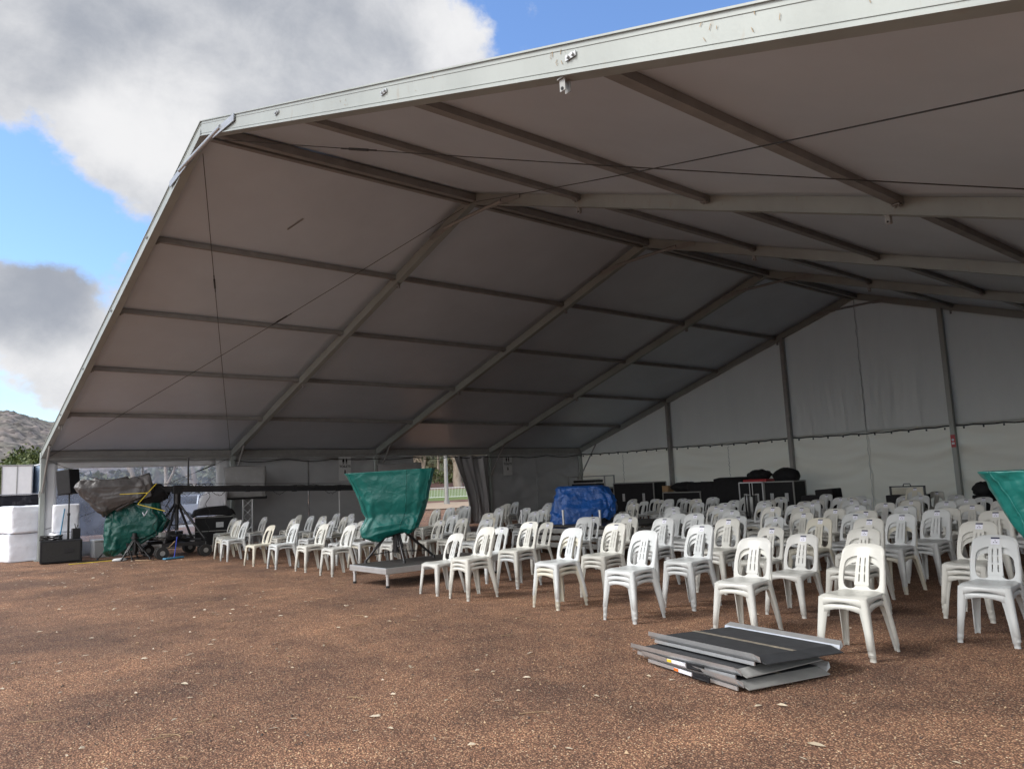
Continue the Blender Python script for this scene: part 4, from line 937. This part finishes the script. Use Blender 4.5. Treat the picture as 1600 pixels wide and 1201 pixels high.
# grey bag and box under the window
t = thing('storage_trunk', (.55, 1.65, 0), 'grey low trunk below the clear window, behind the green tarpaulin', 'trunk', None, R_(90)); b = MB(); b.bbox((-.55, -.25, 0), (.55, .25, .42), .02); b.build('body', M['side'], t); b = MB(); b.bbox((-.57, -.27, .421), (.57, .27, .47), .015); b.build('lid', M['white_trim'], t)

# ------------------------------------------------------------------ loading ramps
def ramp_(c, rz, rx, ry, L__, lab, stick, folded):
    t = thing('wheelchair_ramp', c, lab, 'ramp', 'folding ramps piled on the gravel', rz); t.rotation_euler = (rx, ry, rz)
    w2, l2 = .44, L__ / 2
    b = MB()
    b.bbox((-w2 + .045, -l2 + .07, 0), (-.006, l2 - .07, .022), .003); b.bbox((.006, -l2 + .07, 0), (w2 - .045, l2 - .07, .022), .003); b.build('tread', M['grit'], t)
    b = MB(); b.bbox((-.020, -l2 + .06, .0225), (-.006, l2 - .06, .026), .001); b.bbox((.006, -l2 + .06, .0225), (.020, l2 - .06, .026), .001); b.build('hinge_strip', M['worn'], t)
    for s in (-1, 1):
        b = MB(); x = s * (w2 - .045)
        b.add([(x, -l2, -.01), (x + s * .045, -l2, .02), (x + s * .055, -l2 + .02, .055), (x + s * .01, -l2, .03), (x, l2, -.01), (x + s * .045, l2, .02), (x + s * .055, l2 - .02, .055), (x + s * .01, l2, .03)], [(0, 1, 5, 4), (1, 2, 6, 5), (2, 3, 7, 6), (3, 0, 4, 7), (0, 3, 2, 1), (4, 5, 6, 7)])
        b.bar((x + s * .012, -l2 + .05, -.022), (x + s * .012, l2 - .05, -.022), .012, .026); b.build('side_rail', M['alu_bright'], t)
        b = MB(); y0 = s * (l2 - .07); b.add([(-w2 + .05, y0, .022), (w2 - .05, y0, .022), (w2 - .05, y0 + s * .11, -.012), (-w2 + .05, y0 + s * .11, -.012), (-w2 + .05, y0, .012), (w2 - .05, y0, .012), (w2 - .05, y0 + s * .11, -.018), (-w2 + .05, y0 + s * .11, -.018)], [(0, 1, 2, 3), (7, 6, 5, 4), (0, 4, 5, 1), (1, 5, 6, 2), (2, 6, 7, 3), (3, 7, 4, 0)]); b.build('end_lip', M['grit'] if 'top' in lab else M['alu_dull'], t)
    if stick:
        x = -(w2 + .012)
        b = MB(); b.box((x - .006, -.08, -.020), (x, .12, .004)); b.build('white_label', M['sticker'], t)
        b = MB(); b.box((x - .009, .07, -.018), (x - .0065, .12, .003)); 
        b.build('warning_label', M[stick], t)
        b = MB(); b.tube([(x - .005, -.26, -.02), (x - .03, -.24, -.012), (x - .03, -.14, -.012), (x - .005, -.12, -.02)], .008, 8); b.box((x - .012, -.28, -.03), (x, -.10, .012)); b.build('carry_handle', M['black'], t)
    return t
RZ = R_(78.5)
ramp_((19.88, 1.60, .045), R_(76.5), R_(.4), R_(.6), 1.12, 'bottom folding ramp of the pile, with an orange label on its rail', 'orange', True)
ramp_((19.78, 1.63, .105), R_(79.5), R_(-.6), R_(-.4), 1.18, 'middle folding ramp of the pile, with a yellow label on its rail', 'yellow', True)
ramp_((19.86, 1.77, .165), R_(77.5), R_(-1.0), R_(1.8), 1.22, 'top folding ramp of the pile, its black tread and pale hinge strip uppermost', None, True)

# ------------------------------------------------------------------ road cases and bags along the far wall
def case(c, rz, sx, sy, sz, lab, z0=0, trim='alu_dull', body='black', frame=True, divs=(), wheels=True):
    t = thing('road_case', c, lab, 'road case', None, rz); b = MB(); lift = .12 if wheels else 0
    b.bbox((-sx/2, -sy/2, lift), (sx/2, sy/2, sz), .012); b.build('body', M[body], t)
    if frame:
        b = MB(); e = .004; r = .018
        for x in (-sx/2, sx/2):
            for y in (-sy/2, sy/2): b.box((x - r, y - r, lift), (x + r, y + r, sz + e))
        for z in (lift + r, sz - r * .5):
            for y in (-sy/2, sy/2): b.box((-sx/2 + r, y - r * .9, z - r), (sx/2 - r, y + r * .9, z + r + e * .5))
            for x in (-sx/2, sx/2): b.box((x - r * .9, -sy/2 + r, z - r), (x + r * .9, sy/2 - r, z + r + e * .5))
        for q in divs: b.box((q - .012, -sy/2 - .006, lift), (q + .012, -sy/2, sz))
        b.build('edge_trim', M[trim], t)
        for x in (-sx * .25, sx * .25):
            b = MB(); b.bbox((x - .06, -sy/2 - .010, lift + (sz - lift) * .42), (x + .06, -sy/2 - .001, lift + (sz - lift) * .66), .004); b.build('latch', M['steel'], t)
    if wheels:
        for x in (-sx/2 + .1, sx/2 - .1):
            for y in (-sy/2 + .1, sy/2 - .1): b = MB(); b.cyl((x, y, .055), .055, .04, 14, 0, 'Y'); b.box((x - .03, y - .03, .07), (x + .03, y + .03, .12)); b.build('wheel', M['rubber'], t)
    return t
case((4.35, 18.7, 0), 0, 1.95, .7, 1.30, 'long black road case with silver trim, left of the bags at the far wall')
case((6.7, 18.5, 0), 0, 1.6, .7, .92, 'low black road case with silver trim below a small wooden box')
t = thing('wooden_box', (5.85, 18.5, .925), 'small plain wooden box on the low road case', 'box'); b = MB(); b.bbox((-.14, -.15, 0), (.14, .15, .20), .008); b.build('body', M['wood'], t); b = MB(); b.bbox((-.145, -.155, .201), (.145, .155, .22), .004); b.build('lid', M['wood'], t)
b = MB(); b.grid(blobfn((6.65, 18.5, 1.08), .58, .3, .17, 5), 40, 20); tag(b.build('soft_bag', M['black_cloth']), 'slumped black soft bag on the low road case', 'bag')
t = thing('covered_case', (8.1, 18.6, 0), 'wide case under a fitted black cloth, between the low case and the red-topped case', 'covered case'); b = MB()
def cv(x0, x1, h, seed):
    def fn(u, v):
        th = 2 * PI * u; ca, sa = math.cos(th), math.sin(th); e = .2; X = math.copysign(abs(ca) ** e, ca); Y = math.copysign(abs(sa) ** e, sa); k = 1 if v < .9 else ((1 - v) / .1) ** .6
        n_ = .025 * noise.noise(Vector((X * 3, Y * 3, v * 3 + seed))); return Vector(((x0 + x1) / 2 + X * k * (x1 - x0) / 2 * (1 + n_ * .4), Y * k * .42 * (1 + n_), min(1, v / .9) * h + n_ * k))
    return fn
b.grid(cv(-1.2, .0, 1.24, 1), 60, 16); b.build('left_cloth', M['black_cloth'], t); b = MB(); b.grid(cv(-.12, 1.02, 1.36, 5), 60, 16); b.build('right_cloth', M['black_cloth'], t)
case((9.5, 18.45, 0), 0, .85, .7, 1.18, 'upright black road case with bright silver corners and round fittings', trim='alu_bright', divs=(-.05, .05))
case((10.45, 18.5, 0), 0, 1.0, .7, 1.18, 'black road case with silver catches, under the big black bag', trim='alu_dull')
b = MB(); b.bbox((9.15, 18.2, 1.185), (10.0, 18.8, 1.27), .02); tag(b.build('red_folded_blanket', M['red']), 'red folded blanket on the upright silver-cornered case', 'blanket')
b = MB(); b.grid(blobfn((9.6, 18.5, 1.40), .38, .26, .16, 11), 40, 20); tag(b.build('soft_bag', M['black_cloth']), 'black soft bag on the red blanket', 'bag')
b = MB(); b.grid(blobfn((10.5, 18.55, 1.33), .42, .30, .26, 17, .1), 40, 20); tag(b.build('soft_bag', M['black_cloth']), 'largest round black bag on the far road case, by the gable post', 'bag')
case((1.9, 18.6, 0), R_(5), 1.85, .75, 1.12, 'black road case below the silver rack frame in the far left corner')
t = thing('equipment_rack', (1.95, 18.6, 1.125), 'silver open rack frame with black gear on top of the far corner case', 'rack', None, R_(5)); b = MB()
for x in (-.92, .92):
    for z in (0, .46): pass
    for y in (-.3, .3): b.box((x - .02, y - .02, 0), (x + .02, y + .02, .50))
for y in (-.3, .3):
    for z in (.02, .48): b.box((-.90, y - .018, z - .018), (.90, y + .018, z + .018))
for x in (-.90, .90): b.box((x - .018, -.28, .46), (x + .018, .28, .495))
b.build('frame', M['alu_dull'], t)
b = MB(); b.bbox((-.8, -.26, .06), (.5, .26, .20), .01); b.bbox((-.72, -.24, .24), (.42, .24, .34), .01); b.build('gear', M['black_metal'], t); b = MB(); b.bbox((-.72, -.265, .205), (.46, .2, .235), .004); b.bbox((-.6, -.25, .35), (.3, .2, .37), .004); b.build('shelf', M['alu_bright'], t)
# bundles of black stanchions, boxes on chairs, tray
for i, (x, y) in enumerate(((13.25, 12.05), (13.42, 12.1))):
    t = thing('black_stanchion_bundle', (x, y, 0), ('left' if i == 0 else 'right') + ' bundle of upright black stands between the far chairs', 'stand bundle')
    b = MB()
    for q in range(3): b.tube([(.0 + .045 * q, .03 * (q % 2), 0), (.0 + .045 * q, .03 * (q % 2), .98)], .017, 8); b.cyl((.045 * q, .03 * (q % 2), .985), .022, .02, 8, 1)
    b.cyl((.045, .01, .02), .10, .04, 16); b.build('tubes', [M['black_metal'], M['alu_dull']], t)
t = thing('flight_bag', (13.2, 15.9, 0), 'angular black equipment bags stacked behind the far chairs, right of the bundles', 'bag'); b = MB(); b.bbox((-.25, -.25, 0), (.25, .25, .98), .03, 0, T((.1, 0, 0), 0, 0, R_(-4))); b.build('tall_bag', M['black_cloth'], t); b = MB(); b.bbox((-.62, -.25, 0), (-.20, .25, .82), .03); b.build('short_bag', M['black_cloth'], t)
t = thing('framed_tray', (15.3, 15.8, 0), 'black framed tray with pale contents and a handle behind the far chairs', 'tray'); b = MB(); b.bbox((-.40, -.3, 0), (.40, .3, .80), .01); b.build('body', M['black'], t)
b = MB(); b.box((-.42, -.02, .80), (-.38, .02, 1.0)); b.box((.38, -.02, .80), (.42, .02, 1.0)); b.box((-.42, -.02, .98), (.42, .02, 1.01)); b.tube([(-.09, 0, 1.01), (-.07, 0, 1.06), (.07, 0, 1.06), (.09, 0, 1.01)], .012, 6); b.build('frame', M['black_metal'], t)
b = MB(); b.bbox((-.36, -.01, .805), (.36, .01, .96), .004); b.build('insert', M['gable_low'], t)
b = MB(); b.grid(blobfn((16.8, 16.3, .88), .22, .2, .16, 23), 24, 14); b.bbox((16.6, 16.1, 0), (17.0, 16.5, .75), .03); tag(b.build('soft_bag', M['black_cloth']), 'black soft bag behind the tall single stack at the far right', 'bag')
b = MB(); b.grid(blobfn((17.75, 16.2, .90), .36, .25, .20, 29), 24, 14); b.bbox((17.45, 15.95, 0), (18.05, 16.45, .75), .03); tag(b.build('soft_bag', M['black_cloth']), 'lumpy black bag at the far right, beside the green tarpaulin', 'bag')
# small red notice on the gable post
b = MB(); b.bbox((14.94, 19.765, 1.95), (15.06, 19.776, 2.30), .003); b.build('x', M['red']); o = bpy.data.objects['x']; o.name = 'safety_notice'; tag(o, 'small red notice fixed to the gable post', 'notice')
b = MB(); b.cyl((0, -.008, .03), .035, .003, 12, 0, 'Y'); b.box((-.035, -.0095, -.10), (.035, -.007, -.04)); q = b.build('notice_panel', M['sticker'], o); q.location = (15.0, 19.765, 2.13)

# ------------------------------------------------------------------ outside: truck, cars, fence, trees
def car(c, rz, L_2, paint, lab, wagon=True):
    t = thing('parked_car', c, lab, 'car', None, rz); W2 = .9; hl = L_2 / 2
    prof = [(-hl, .35), (-hl, .75), (-hl + .05, 1.0), (-hl + .3, 1.08), (hl - 1.15, 1.05), (hl - .25, .88), (hl, .72), (hl, .35)]
    b = MB(); vs = []; secs = [(-W2, .0), (-W2 + .06, 1), (W2 - .06, 1), (W2, 0)]
    for y, k in ((-W2, .96), (-W2 + .10, 1), (W2 - .10, 1), (W2, .96)): vs += [(x * (1 if abs(y) < W2 else .985), y, z if z < .5 else z * k) for x, z in prof]
    n_ = len(prof); fs = [(i*n_+j, (i+1)*n_+j, (i+1)*n_+(j+1) % n_, i*n_+(j+1) % n_) for i in range(3) for j in range(n_)]
    fs += [tuple(range(n_)), tuple(range(3*n_, 4*n_))[::-1]]; b.add(vs, fs, 0); b.build('body', M[paint], t)
    rb = -hl + (.15 if wagon else .9); cab = [(rb, 1.05), (rb + .25, 1.52), (hl - 2.3, 1.56), (hl - 1.9, 1.46), (hl - 1.1, 1.03)]
    b = MB(); vs = []
    for y in (-1, 1): vs += [(x, y * (W2 - .08 - (.20 if z > 1.2 else 0)), z) for x, z in cab]
    n_ = len(cab); b.add(vs, [(j, (j+1) % n_, n_+(j+1) % n_, n_+j) for j in range(n_)] + [tuple(range(n_))[::-1], tuple(range(n_, 2*n_))]); b.build('window_glass', M['glass'], t)
    b = MB(); b.bbox((rb + .2, -W2 + .26, 1.50), (hl - 2.0, W2 - .26, 1.59), .02)
    for x in (rb + .14, (rb + hl - 1.6) / 2, hl - 1.5):
        for y in (-1, 1): b.bar((x, y * (W2 - .07), 1.05), (x + (.10 if x < 0 else -.35 if x > .3 else 0), y * (W2 - .265), 1.53), .07, .05)
    b.build('roof', M[paint], t)
    for x in (-hl + .85, hl - .85):
        for y in (-1, 1):
            b = MB(); b.cyl((x, y * (W2 - .1), .33), .33, .22, 20, 0, 'Y'); b.cyl((x, y * (W2 - .1), .33), .20, .235, 14, 1, 'Y'); b.build('wheel', [M['rubber'], M['alu_bright']], t)
    for y in (-.65, .65): b = MB(); b.bbox((hl - .06, y - .18, .68), (hl + .012, y + .18, .82), .02); b.build('headlight', M['sticker'], t)
    for y in (-.7, .7): b = MB(); b.bbox((-hl - .012, y - .12, .75), (-hl + .05, y + .12, .98), .02); b.build('tail_light', M['red'], t)
car((-21.5, 4.55, 0), R_(80), 4.6, 'silver', 'silver station wagon seen through the clear window behind the loudspeaker')
car((-27.5, 10.9, 0), R_(70), 4.4, 'white_car', 'white car seen through the clear window, left of the crane column')
car((-22.0, 11.6, 0), R_(85), 4.3, 'silver', 'pale silver car seen through the clear window, right of the crane column')
car((-32, 7.6, 0), R_(75), 4.4, 'blue_car', 'dark blue car farther back, seen above the grey crane wrapping')
t = thing('box_truck', (-49, 5.9, 0), 'white box truck parked beyond the fence at the far left', 'truck', None, R_(-10))
b = MB(); b.bbox((-3.2, -1.0, 1.1), (3.2, 1.0, 4.4), .04); b.build('cargo_box', M['white_paint'], t)
b = MB(); b.bbox((-3.25, -1.04, 4.34), (3.25, 1.04, 4.45), .02)
for x in (3.21,):
    for y in (-.97, 0, .97): b.box((x, y - .03, 1.15), (x + .03, y + .03, 4.33))
b.build('box_trim', M['alu_dull'], t); b = MB(); b.bbox((-5.1, -1.15, .6), (-3.35, 1.15, 2.7), .15); b.build('cab', M['white_paint'], t); b = MB(); b.bbox((-5.13, -1.0, 1.65), (-4.6, 1.0, 2.4), .06); b.build('windscreen', M['glass'], t)
b = MB(); b.box((-4.9, -.5, .55), (3.1, .5, 1.08)); b.build('chassis', M['black_metal'], t)
for x in (-4.2, 1.4, 2.5):
    for y in (-1.05, 1.05): b = MB(); b.cyl((x, y, .5), .5, .3, 20, 0, 'Y'); b.cyl((x, y, .5), .24, .32, 14, 1, 'Y'); b.build('wheel', [M['rubber'], M['steel']], t)
# portable blue-white cabin next to the truck
t = thing('site_cabin', (-47, 7.6, 0), 'pale blue site cabin right of the box truck', 'cabin'); b = MB(); b.bbox((-1.6, -.8, .3), (1.6, .8, 4.4), .03); b.build('wall', mat('pale_blue_panel', (.42, .52, .66), .5, var=.06), t); b = MB(); b.bbox((-1.7, -.85, 4.401), (1.7, .85, 4.5), .02); b.build('roof', M['white_paint'], t); b = MB(); b.box((-1.5, -.7, 0), (1.5, .7, .3)); b.build('footing', M['mulch'], t)
b = MB(); b.bbox((1.602, -.4, .5), (1.62, .4, 2.5), .004); b.build('door', M['silver'], t)
# temporary fence with dark mesh
for i in range(7):
    t = thing('fence_panel', (-11.2, -9.0 + 2.42 * i, 0), f'dark mesh temporary fence panel, {ORD[i+1]} from the left in its line', 'fence panel', 'temporary fence panels')
    b = MB(); b.tube([(0, -1.18, .05), (0, -1.18, 1.85), (0, 1.18, 1.85), (0, 1.18, .05)], .024, 8); b.tube([(0, -1.18, .95), (0, 1.18, .95)], .015, 6); b.build('frame', M['steel'], t)
    mm = MB()
    for k in range(30): y = -1.16 + k * .08; mm.tube([(0, y, .1), (0, y, 1.84)], .0045, 4)
    mm.build('wire_mesh', M['cable'], t)
    b = MB(); b.grid(lambda u, v: Vector((.03 + .03 * noise.noise(Vector((u * 5, v * 3, i))), -1.14 + 2.28 * u, .12 + 1.7 * v)), 12, 6); b.build('shade_cloth', M['shade'] if 'shade' in M else M.setdefault('shade', glassy('shade_cloth', (.2, .2, .22), 1.0, (.02, .02, .025))), t)
    for y in (-1.2,): b = MB(); b.bbox((-.3, y - .12, 0), (.3, y + .12, .12), .02); b.build('foot_block', M['rubber'], t)
for i, y in enumerate((-1.5, .2, 1.3)):
    t = thing('safety_barrier', (-17, y * 1.2, 0), ('left', 'middle', 'right')[i] + ' orange plastic barrier behind the mesh fence', 'barrier'); b = MB(); b.bbox((-.25, -.9, 0), (.25, .9, .25), .04); b.bbox((-.15, -.85, .251), (.15, .85, .95), .05); b.build('body', M['orange'], t)
# small picket fence and light pole seen through the doorway
c0 = Vector((23.548, -3.608)); 
def polar(az, d, z=0): a = R_(az); return Vector((c0.x + math.sin(a) * d, c0.y + math.cos(a) * d, z))
seg = [polar(-61 + 2.0 * i, 78 - .15 * i, .2) for i in range(11)]
for i in range(10):
    a, c = seg[i], seg[i+1]; t = thing('picket_fence', a, f'white low picket fence panel, {ORD[i+1]} from the left across the lawn', 'fence', 'white fence panels across the lawn'); b = MB(); v = c - a
    b.bar((0, 0, 1.05), v + Vector((0, 0, 1.05)), .05, .05); b.bar((0, 0, .15), v + Vector((0, 0, .15)), .05, .05); b.box((-.04, -.04, -.2), (.04, .04, 1.2)); b.build('rails', M['white_paint'], t); b = MB()
    for k in range(1, 18): p = v * (k / 18); b.tube([p + Vector((0, 0, .1)), p + Vector((0, 0, 1.1))], .018, 4)
    b.build('pickets', M['white_paint'], t)
t = thing('lamp_pole', polar(-54.9, 60, .06), 'thick grey light pole outside the side doorway', 'light pole'); b = MB(); b.tube([(0, 0, 0), (0, 0, 7)], .17, 14, 0, .11); b.build('shaft', M['alu_dull'], t); b = MB(); b.cyl((0, 0, .15), .22, .3, 14); b.build('base', M['alu_dull'], t); b = MB(); b.bbox((-.9, -.15, 6.95), (.1, .15, 7.1), .03); b.build('lamp_head', M['alu_dull'], t)
def tree(c, h, cr, m, bark, lab, cat='tree', name='gum_tree', leaves=1500, seed=1, trunk_r=.28, crown_z=.5, group=None, ls=.35, squash=.75, lean=.05, clumps=26, bare=False):
    t = thing(name, c, lab, cat, group); rr = random.Random(seed); b = MB()
    def limb(p, d, ln, r, depth):
        pts = [p]; n_ = 6
        for i in range(n_):
            d = (d + Vector((rr.gauss(0, .13), rr.gauss(0, .13), rr.gauss(.03, .08)))).normalized(); pts.append(pts[-1] + d * ln / n_)
        b.tube(pts, r, 7 if depth < 2 else 5, 0, r * .5)
        ends.append(pts[-1]); 
        if depth < (4 if bare else 3):
            for k in range(3 if depth else 4):
                q = pts[rr.randint(3, n_)]; a = rr.uniform(0, 2 * PI); nd_ = (d + Vector((math.cos(a), math.sin(a), .25)) * rr.uniform(.5, .95)).normalized(); limb(q, nd_, ln * rr.uniform(.38, .55), r * .5, depth + 1)
    ends = []
    limb(Vector((0, 0, -.2)), Vector((rr.uniform(-lean, lean), rr.uniform(-lean, lean), 1)).normalized(), h * crown_z, trunk_r, 0)
    b.build('trunk', bark, t)
    b = MB(); cz = h * (crown_z + (1 - crown_z) * .5) if not bare else 0
    cl = []
    for k in range(clumps):
        th = rr.uniform(0, 2 * PI); u = rr.uniform(-1, 1); rad = rr.uniform(.35, 1) ** .6; s = math.sqrt(1 - u * u)
        cl.append((Vector((math.cos(th) * s * cr * rad, math.sin(th) * s * cr * rad, h - cr * squash * 1.15 + u * cr * squash * rad)), rr.uniform(.22, .42) * cr))
    for k in range(leaves):
        if bare: e = rr.choice(ends); ctr = e + Vector([rr.gauss(0, .4) for _ in range(3)])
        else:
            cc, r_ = rr.choice(cl); v = Vector([rr.gauss(0, 1) for _ in range(3)]).normalized() * r_ * rr.uniform(.3, 1) ** .5; ctr = cc + v
        s = ls * rr.uniform(.5, 1.2); a = Vector([rr.gauss(0, 1) for _ in range(3)]).normalized(); c_ = a.cross(Vector([rr.gauss(0, 1) for _ in range(3)])).normalized()
        b.add([ctr - a * s, ctr + c_ * s * .45, ctr + a * s, ctr - c_ * s * .45], [(0, 1, 2, 3)])
    b.build('crown', m, t); return t
tree((-56, 6.9, 0), 5.6, 2.6, M['leaf_green'], M['bark_dark'], 'rounded green tree beyond the box truck at the far left', name='broad_tree', leaves=6500, seed=3, crown_z=.22, ls=.22, squash=.85, clumps=60)
tree((-62, 9.0, 0), 7.0, 3.0, M['leaf_green'], M['bark_dark'], 'dull green tree half hidden behind the left tent leg', name='broad_tree', leaves=4500, seed=8, crown_z=.2, ls=.24, clumps=50)
gi = 0
for az, d, h, cr, sd_ in ((-75.0, 75, 8.5, 2.6, 12), (-75.5, 58, 12, 3.2, 13), (-73.6, 70, 13, 3.6, 14), (-72, 60, 11, 3.2, 15), (-70.3, 74, 13, 4.0, 16), (-68.4, 64, 12, 3.5, 17)):
    tree(polar(az, d), h, cr, M['leaf'], M['bark'], f'{ORD[gi+1]} pale-trunked gum tree from the left seen through the clear window', leaves=2200, seed=sd_, crown_z=.42, ls=.28, group='gum trees beyond the car park', trunk_r=.24); gi += 1
gi = 0
for az, d, z, h, cr, sd_, tr in ((-54.0, 118, 1.1, 16, 5.0, 21, .75), (-53.1, 122, 1.3, 17, 5.5, 22, .95), (-56.6, 120, 1.2, 14, 4.5, 23, .35), (-58.3, 126, 1.4, 15, 5, 24, .4), (-51.8, 128, 1.5, 15, 5, 25, .4), (-55.6, 140, 1.8, 15, 5.5, 26, .3), (-60.2, 118, 1.1, 14, 4.6, 27, .4)):
    tree(polar(az, d, z), h, cr, M['leaf'], M['bark'], f'pale gum tree on the mulch bank beyond the doorway, {ORD[gi+1]} planted', leaves=2400, seed=sd_, crown_z=.48, ls=.36, group='gum trees on the mulch bank', trunk_r=tr); gi += 1
# shrubs on the bank
for i in range(14):
    az = -61.5 + i * .95; d = 130 + (i * 7) % 13; c = polar(az, d, 1.4); rr = random.Random(50 + i); b = MB(); rw = rr.uniform(1.6, 2.6)
    t = thing('shrub', c, f'dense green shrub, {ORD[i+1]} from the left beneath the gums beyond the doorway', 'shrub', 'shrubs on the mulch bank')
    for k in range(900):
        v = Vector([rr.gauss(0, 1) for _ in range(3)]).normalized() * rr.uniform(.5, 1) ** .5; ctr = Vector((v.x * rw * 1.3, v.y * rw, abs(v.z) * rw * 1.15)); s = .26 * rr.uniform(.5, 1.2); a = Vector([rr.gauss(0, 1) for _ in range(3)]).normalized(); c_ = a.cross(Vector([rr.gauss(0, 1) for _ in range(3)])).normalized()
        b.add([ctr - a * s, ctr + c_ * s * .5, ctr + a * s, ctr - c_ * s * .5], [(0, 1, 2, 3)])
    b.build('foliage', M['leaf_green'], t); b = MB(); b.tube([(0, 0, -.2), (0, .1, rw * .8)], .12, 6); b.build('stem', M['bark_dark'], t)
# far woodland as one mass behind the car park
b = MB(); rr = random.Random(77)
for k in range(16000):
    az = rr.uniform(-92, -45); d = rr.uniform(170, 260); q = polar(az, d); hh = 7 + 4 * noise.noise(Vector((q.x * .05, q.y * .05, 0))) + (5 if az > -66 else 0); z = rr.uniform(.1, 1) ** .7 * hh; ctr = Vector((q.x, q.y, z)); s = rr.uniform(.5, 1.2)
    a = Vector([rr.gauss(0, 1) for _ in range(3)]).normalized(); c_ = a.cross(Vector([rr.gauss(0, 1) for _ in range(3)])).normalized()
    b.add([ctr - a * s, ctr + c_ * s * .7, ctr + a * s, ctr - c_ * s * .7], [(0, 1, 2, 3)])
o = b.build('woodland', M['leaf']); tag(o, 'far-off olive brown woodland seen through the window and doorway', 'woodland', None, 'stuff')

# ------------------------------------------------------------------ litter on the gravel
b = MB(); rr = random.Random(9); n_ = 0
while n_ < 1700:
    x, y = rr.uniform(2, 27), rr.uniform(-8, 4)
    if rr.random() > (.9 if y < 1.5 else .3) * (1 if (x - 23.5) ** 2 + (y + 3.6) ** 2 > 6 else .4): continue
    a = rr.uniform(0, 2 * PI); l = rr.uniform(.014, .038) * (1.5 if rr.random() < .12 else 1); wd = l * rr.uniform(.12, .3); cu = rr.uniform(.0, .014); d = Vector((math.cos(a), math.sin(a), 0)); s = Vector((-d.y, d.x, 0)); c = Vector((x, y, .007))
    vs = [c - d * l, c - d * l * .3 + s * wd + Vector((0, 0, cu)), c + d * l * .4 + s * wd * .8 + Vector((0, 0, cu * .8)), c + d * l + Vector((0, 0, cu * .3)), c + d * l * .4 - s * wd * .8 + Vector((0, 0, .002)), c - d * l * .3 - s * wd + Vector((0, 0, .002))]
    b.add(vs, [(0, 1, 2, 3, 4, 5)]); n_ += 1
o = b.build('leaf_litter', M['leaf_dry']); tag(o, 'dry gum leaves scattered over the red gravel', 'leaf litter', None, 'stuff')
b = MB(); n_ = 0
for k in range(60):
    x, y = rr.uniform(8, 26), rr.uniform(-3.5, 3.0); a = rr.uniform(0, PI); l = rr.uniform(.06, .22); k1 = rr.uniform(-.3, .3)
    b.tube([Vector((x + math.cos(a + k1 * i) * l * i / 4, y + math.sin(a + k1 * i) * l * i / 4, .008)) for i in range(5)], .0035, 5, 0, .002)
o = b.build('twig_litter', M['twig']); tag(o, 'thin dry twigs and bark strips lying on the gravel', 'twigs', None, 'stuff')

b = MB(); rr = random.Random(19)
for k in range(3800):
    d = rr.uniform(1.8, 9) ; a = R_(rr.uniform(-88, -10)); x = 23.5 + math.sin(a) * d; y = -3.6 + math.cos(a) * d
    if y > 2.2: continue
    s_ = rr.uniform(.004, .009) * (1.6 if rr.random() < .04 else 1); q = [rr.uniform(.6, 1.3) * s_ for _ in range(6)]
    b.add([(x + q[0], y, .003), (x, y + q[1], .004), (x - q[2], y, .002), (x, y - q[3], .003), (x, y, .004 + q[4] * .9)], [(0, 1, 4), (1, 2, 4), (2, 3, 4), (3, 0, 4)], rr.choice((0, 0, 1, 2)))
o = b.build('loose_stones', [mat('brown_stone', (.30, .16, .10), .8), mat('tan_stone', (.50, .36, .22), .8), mat('dark_stone', (.06, .045, .04), .8)]); tag(o, 'small loose stones scattered over the red gravel', 'stones', None, 'stuff')
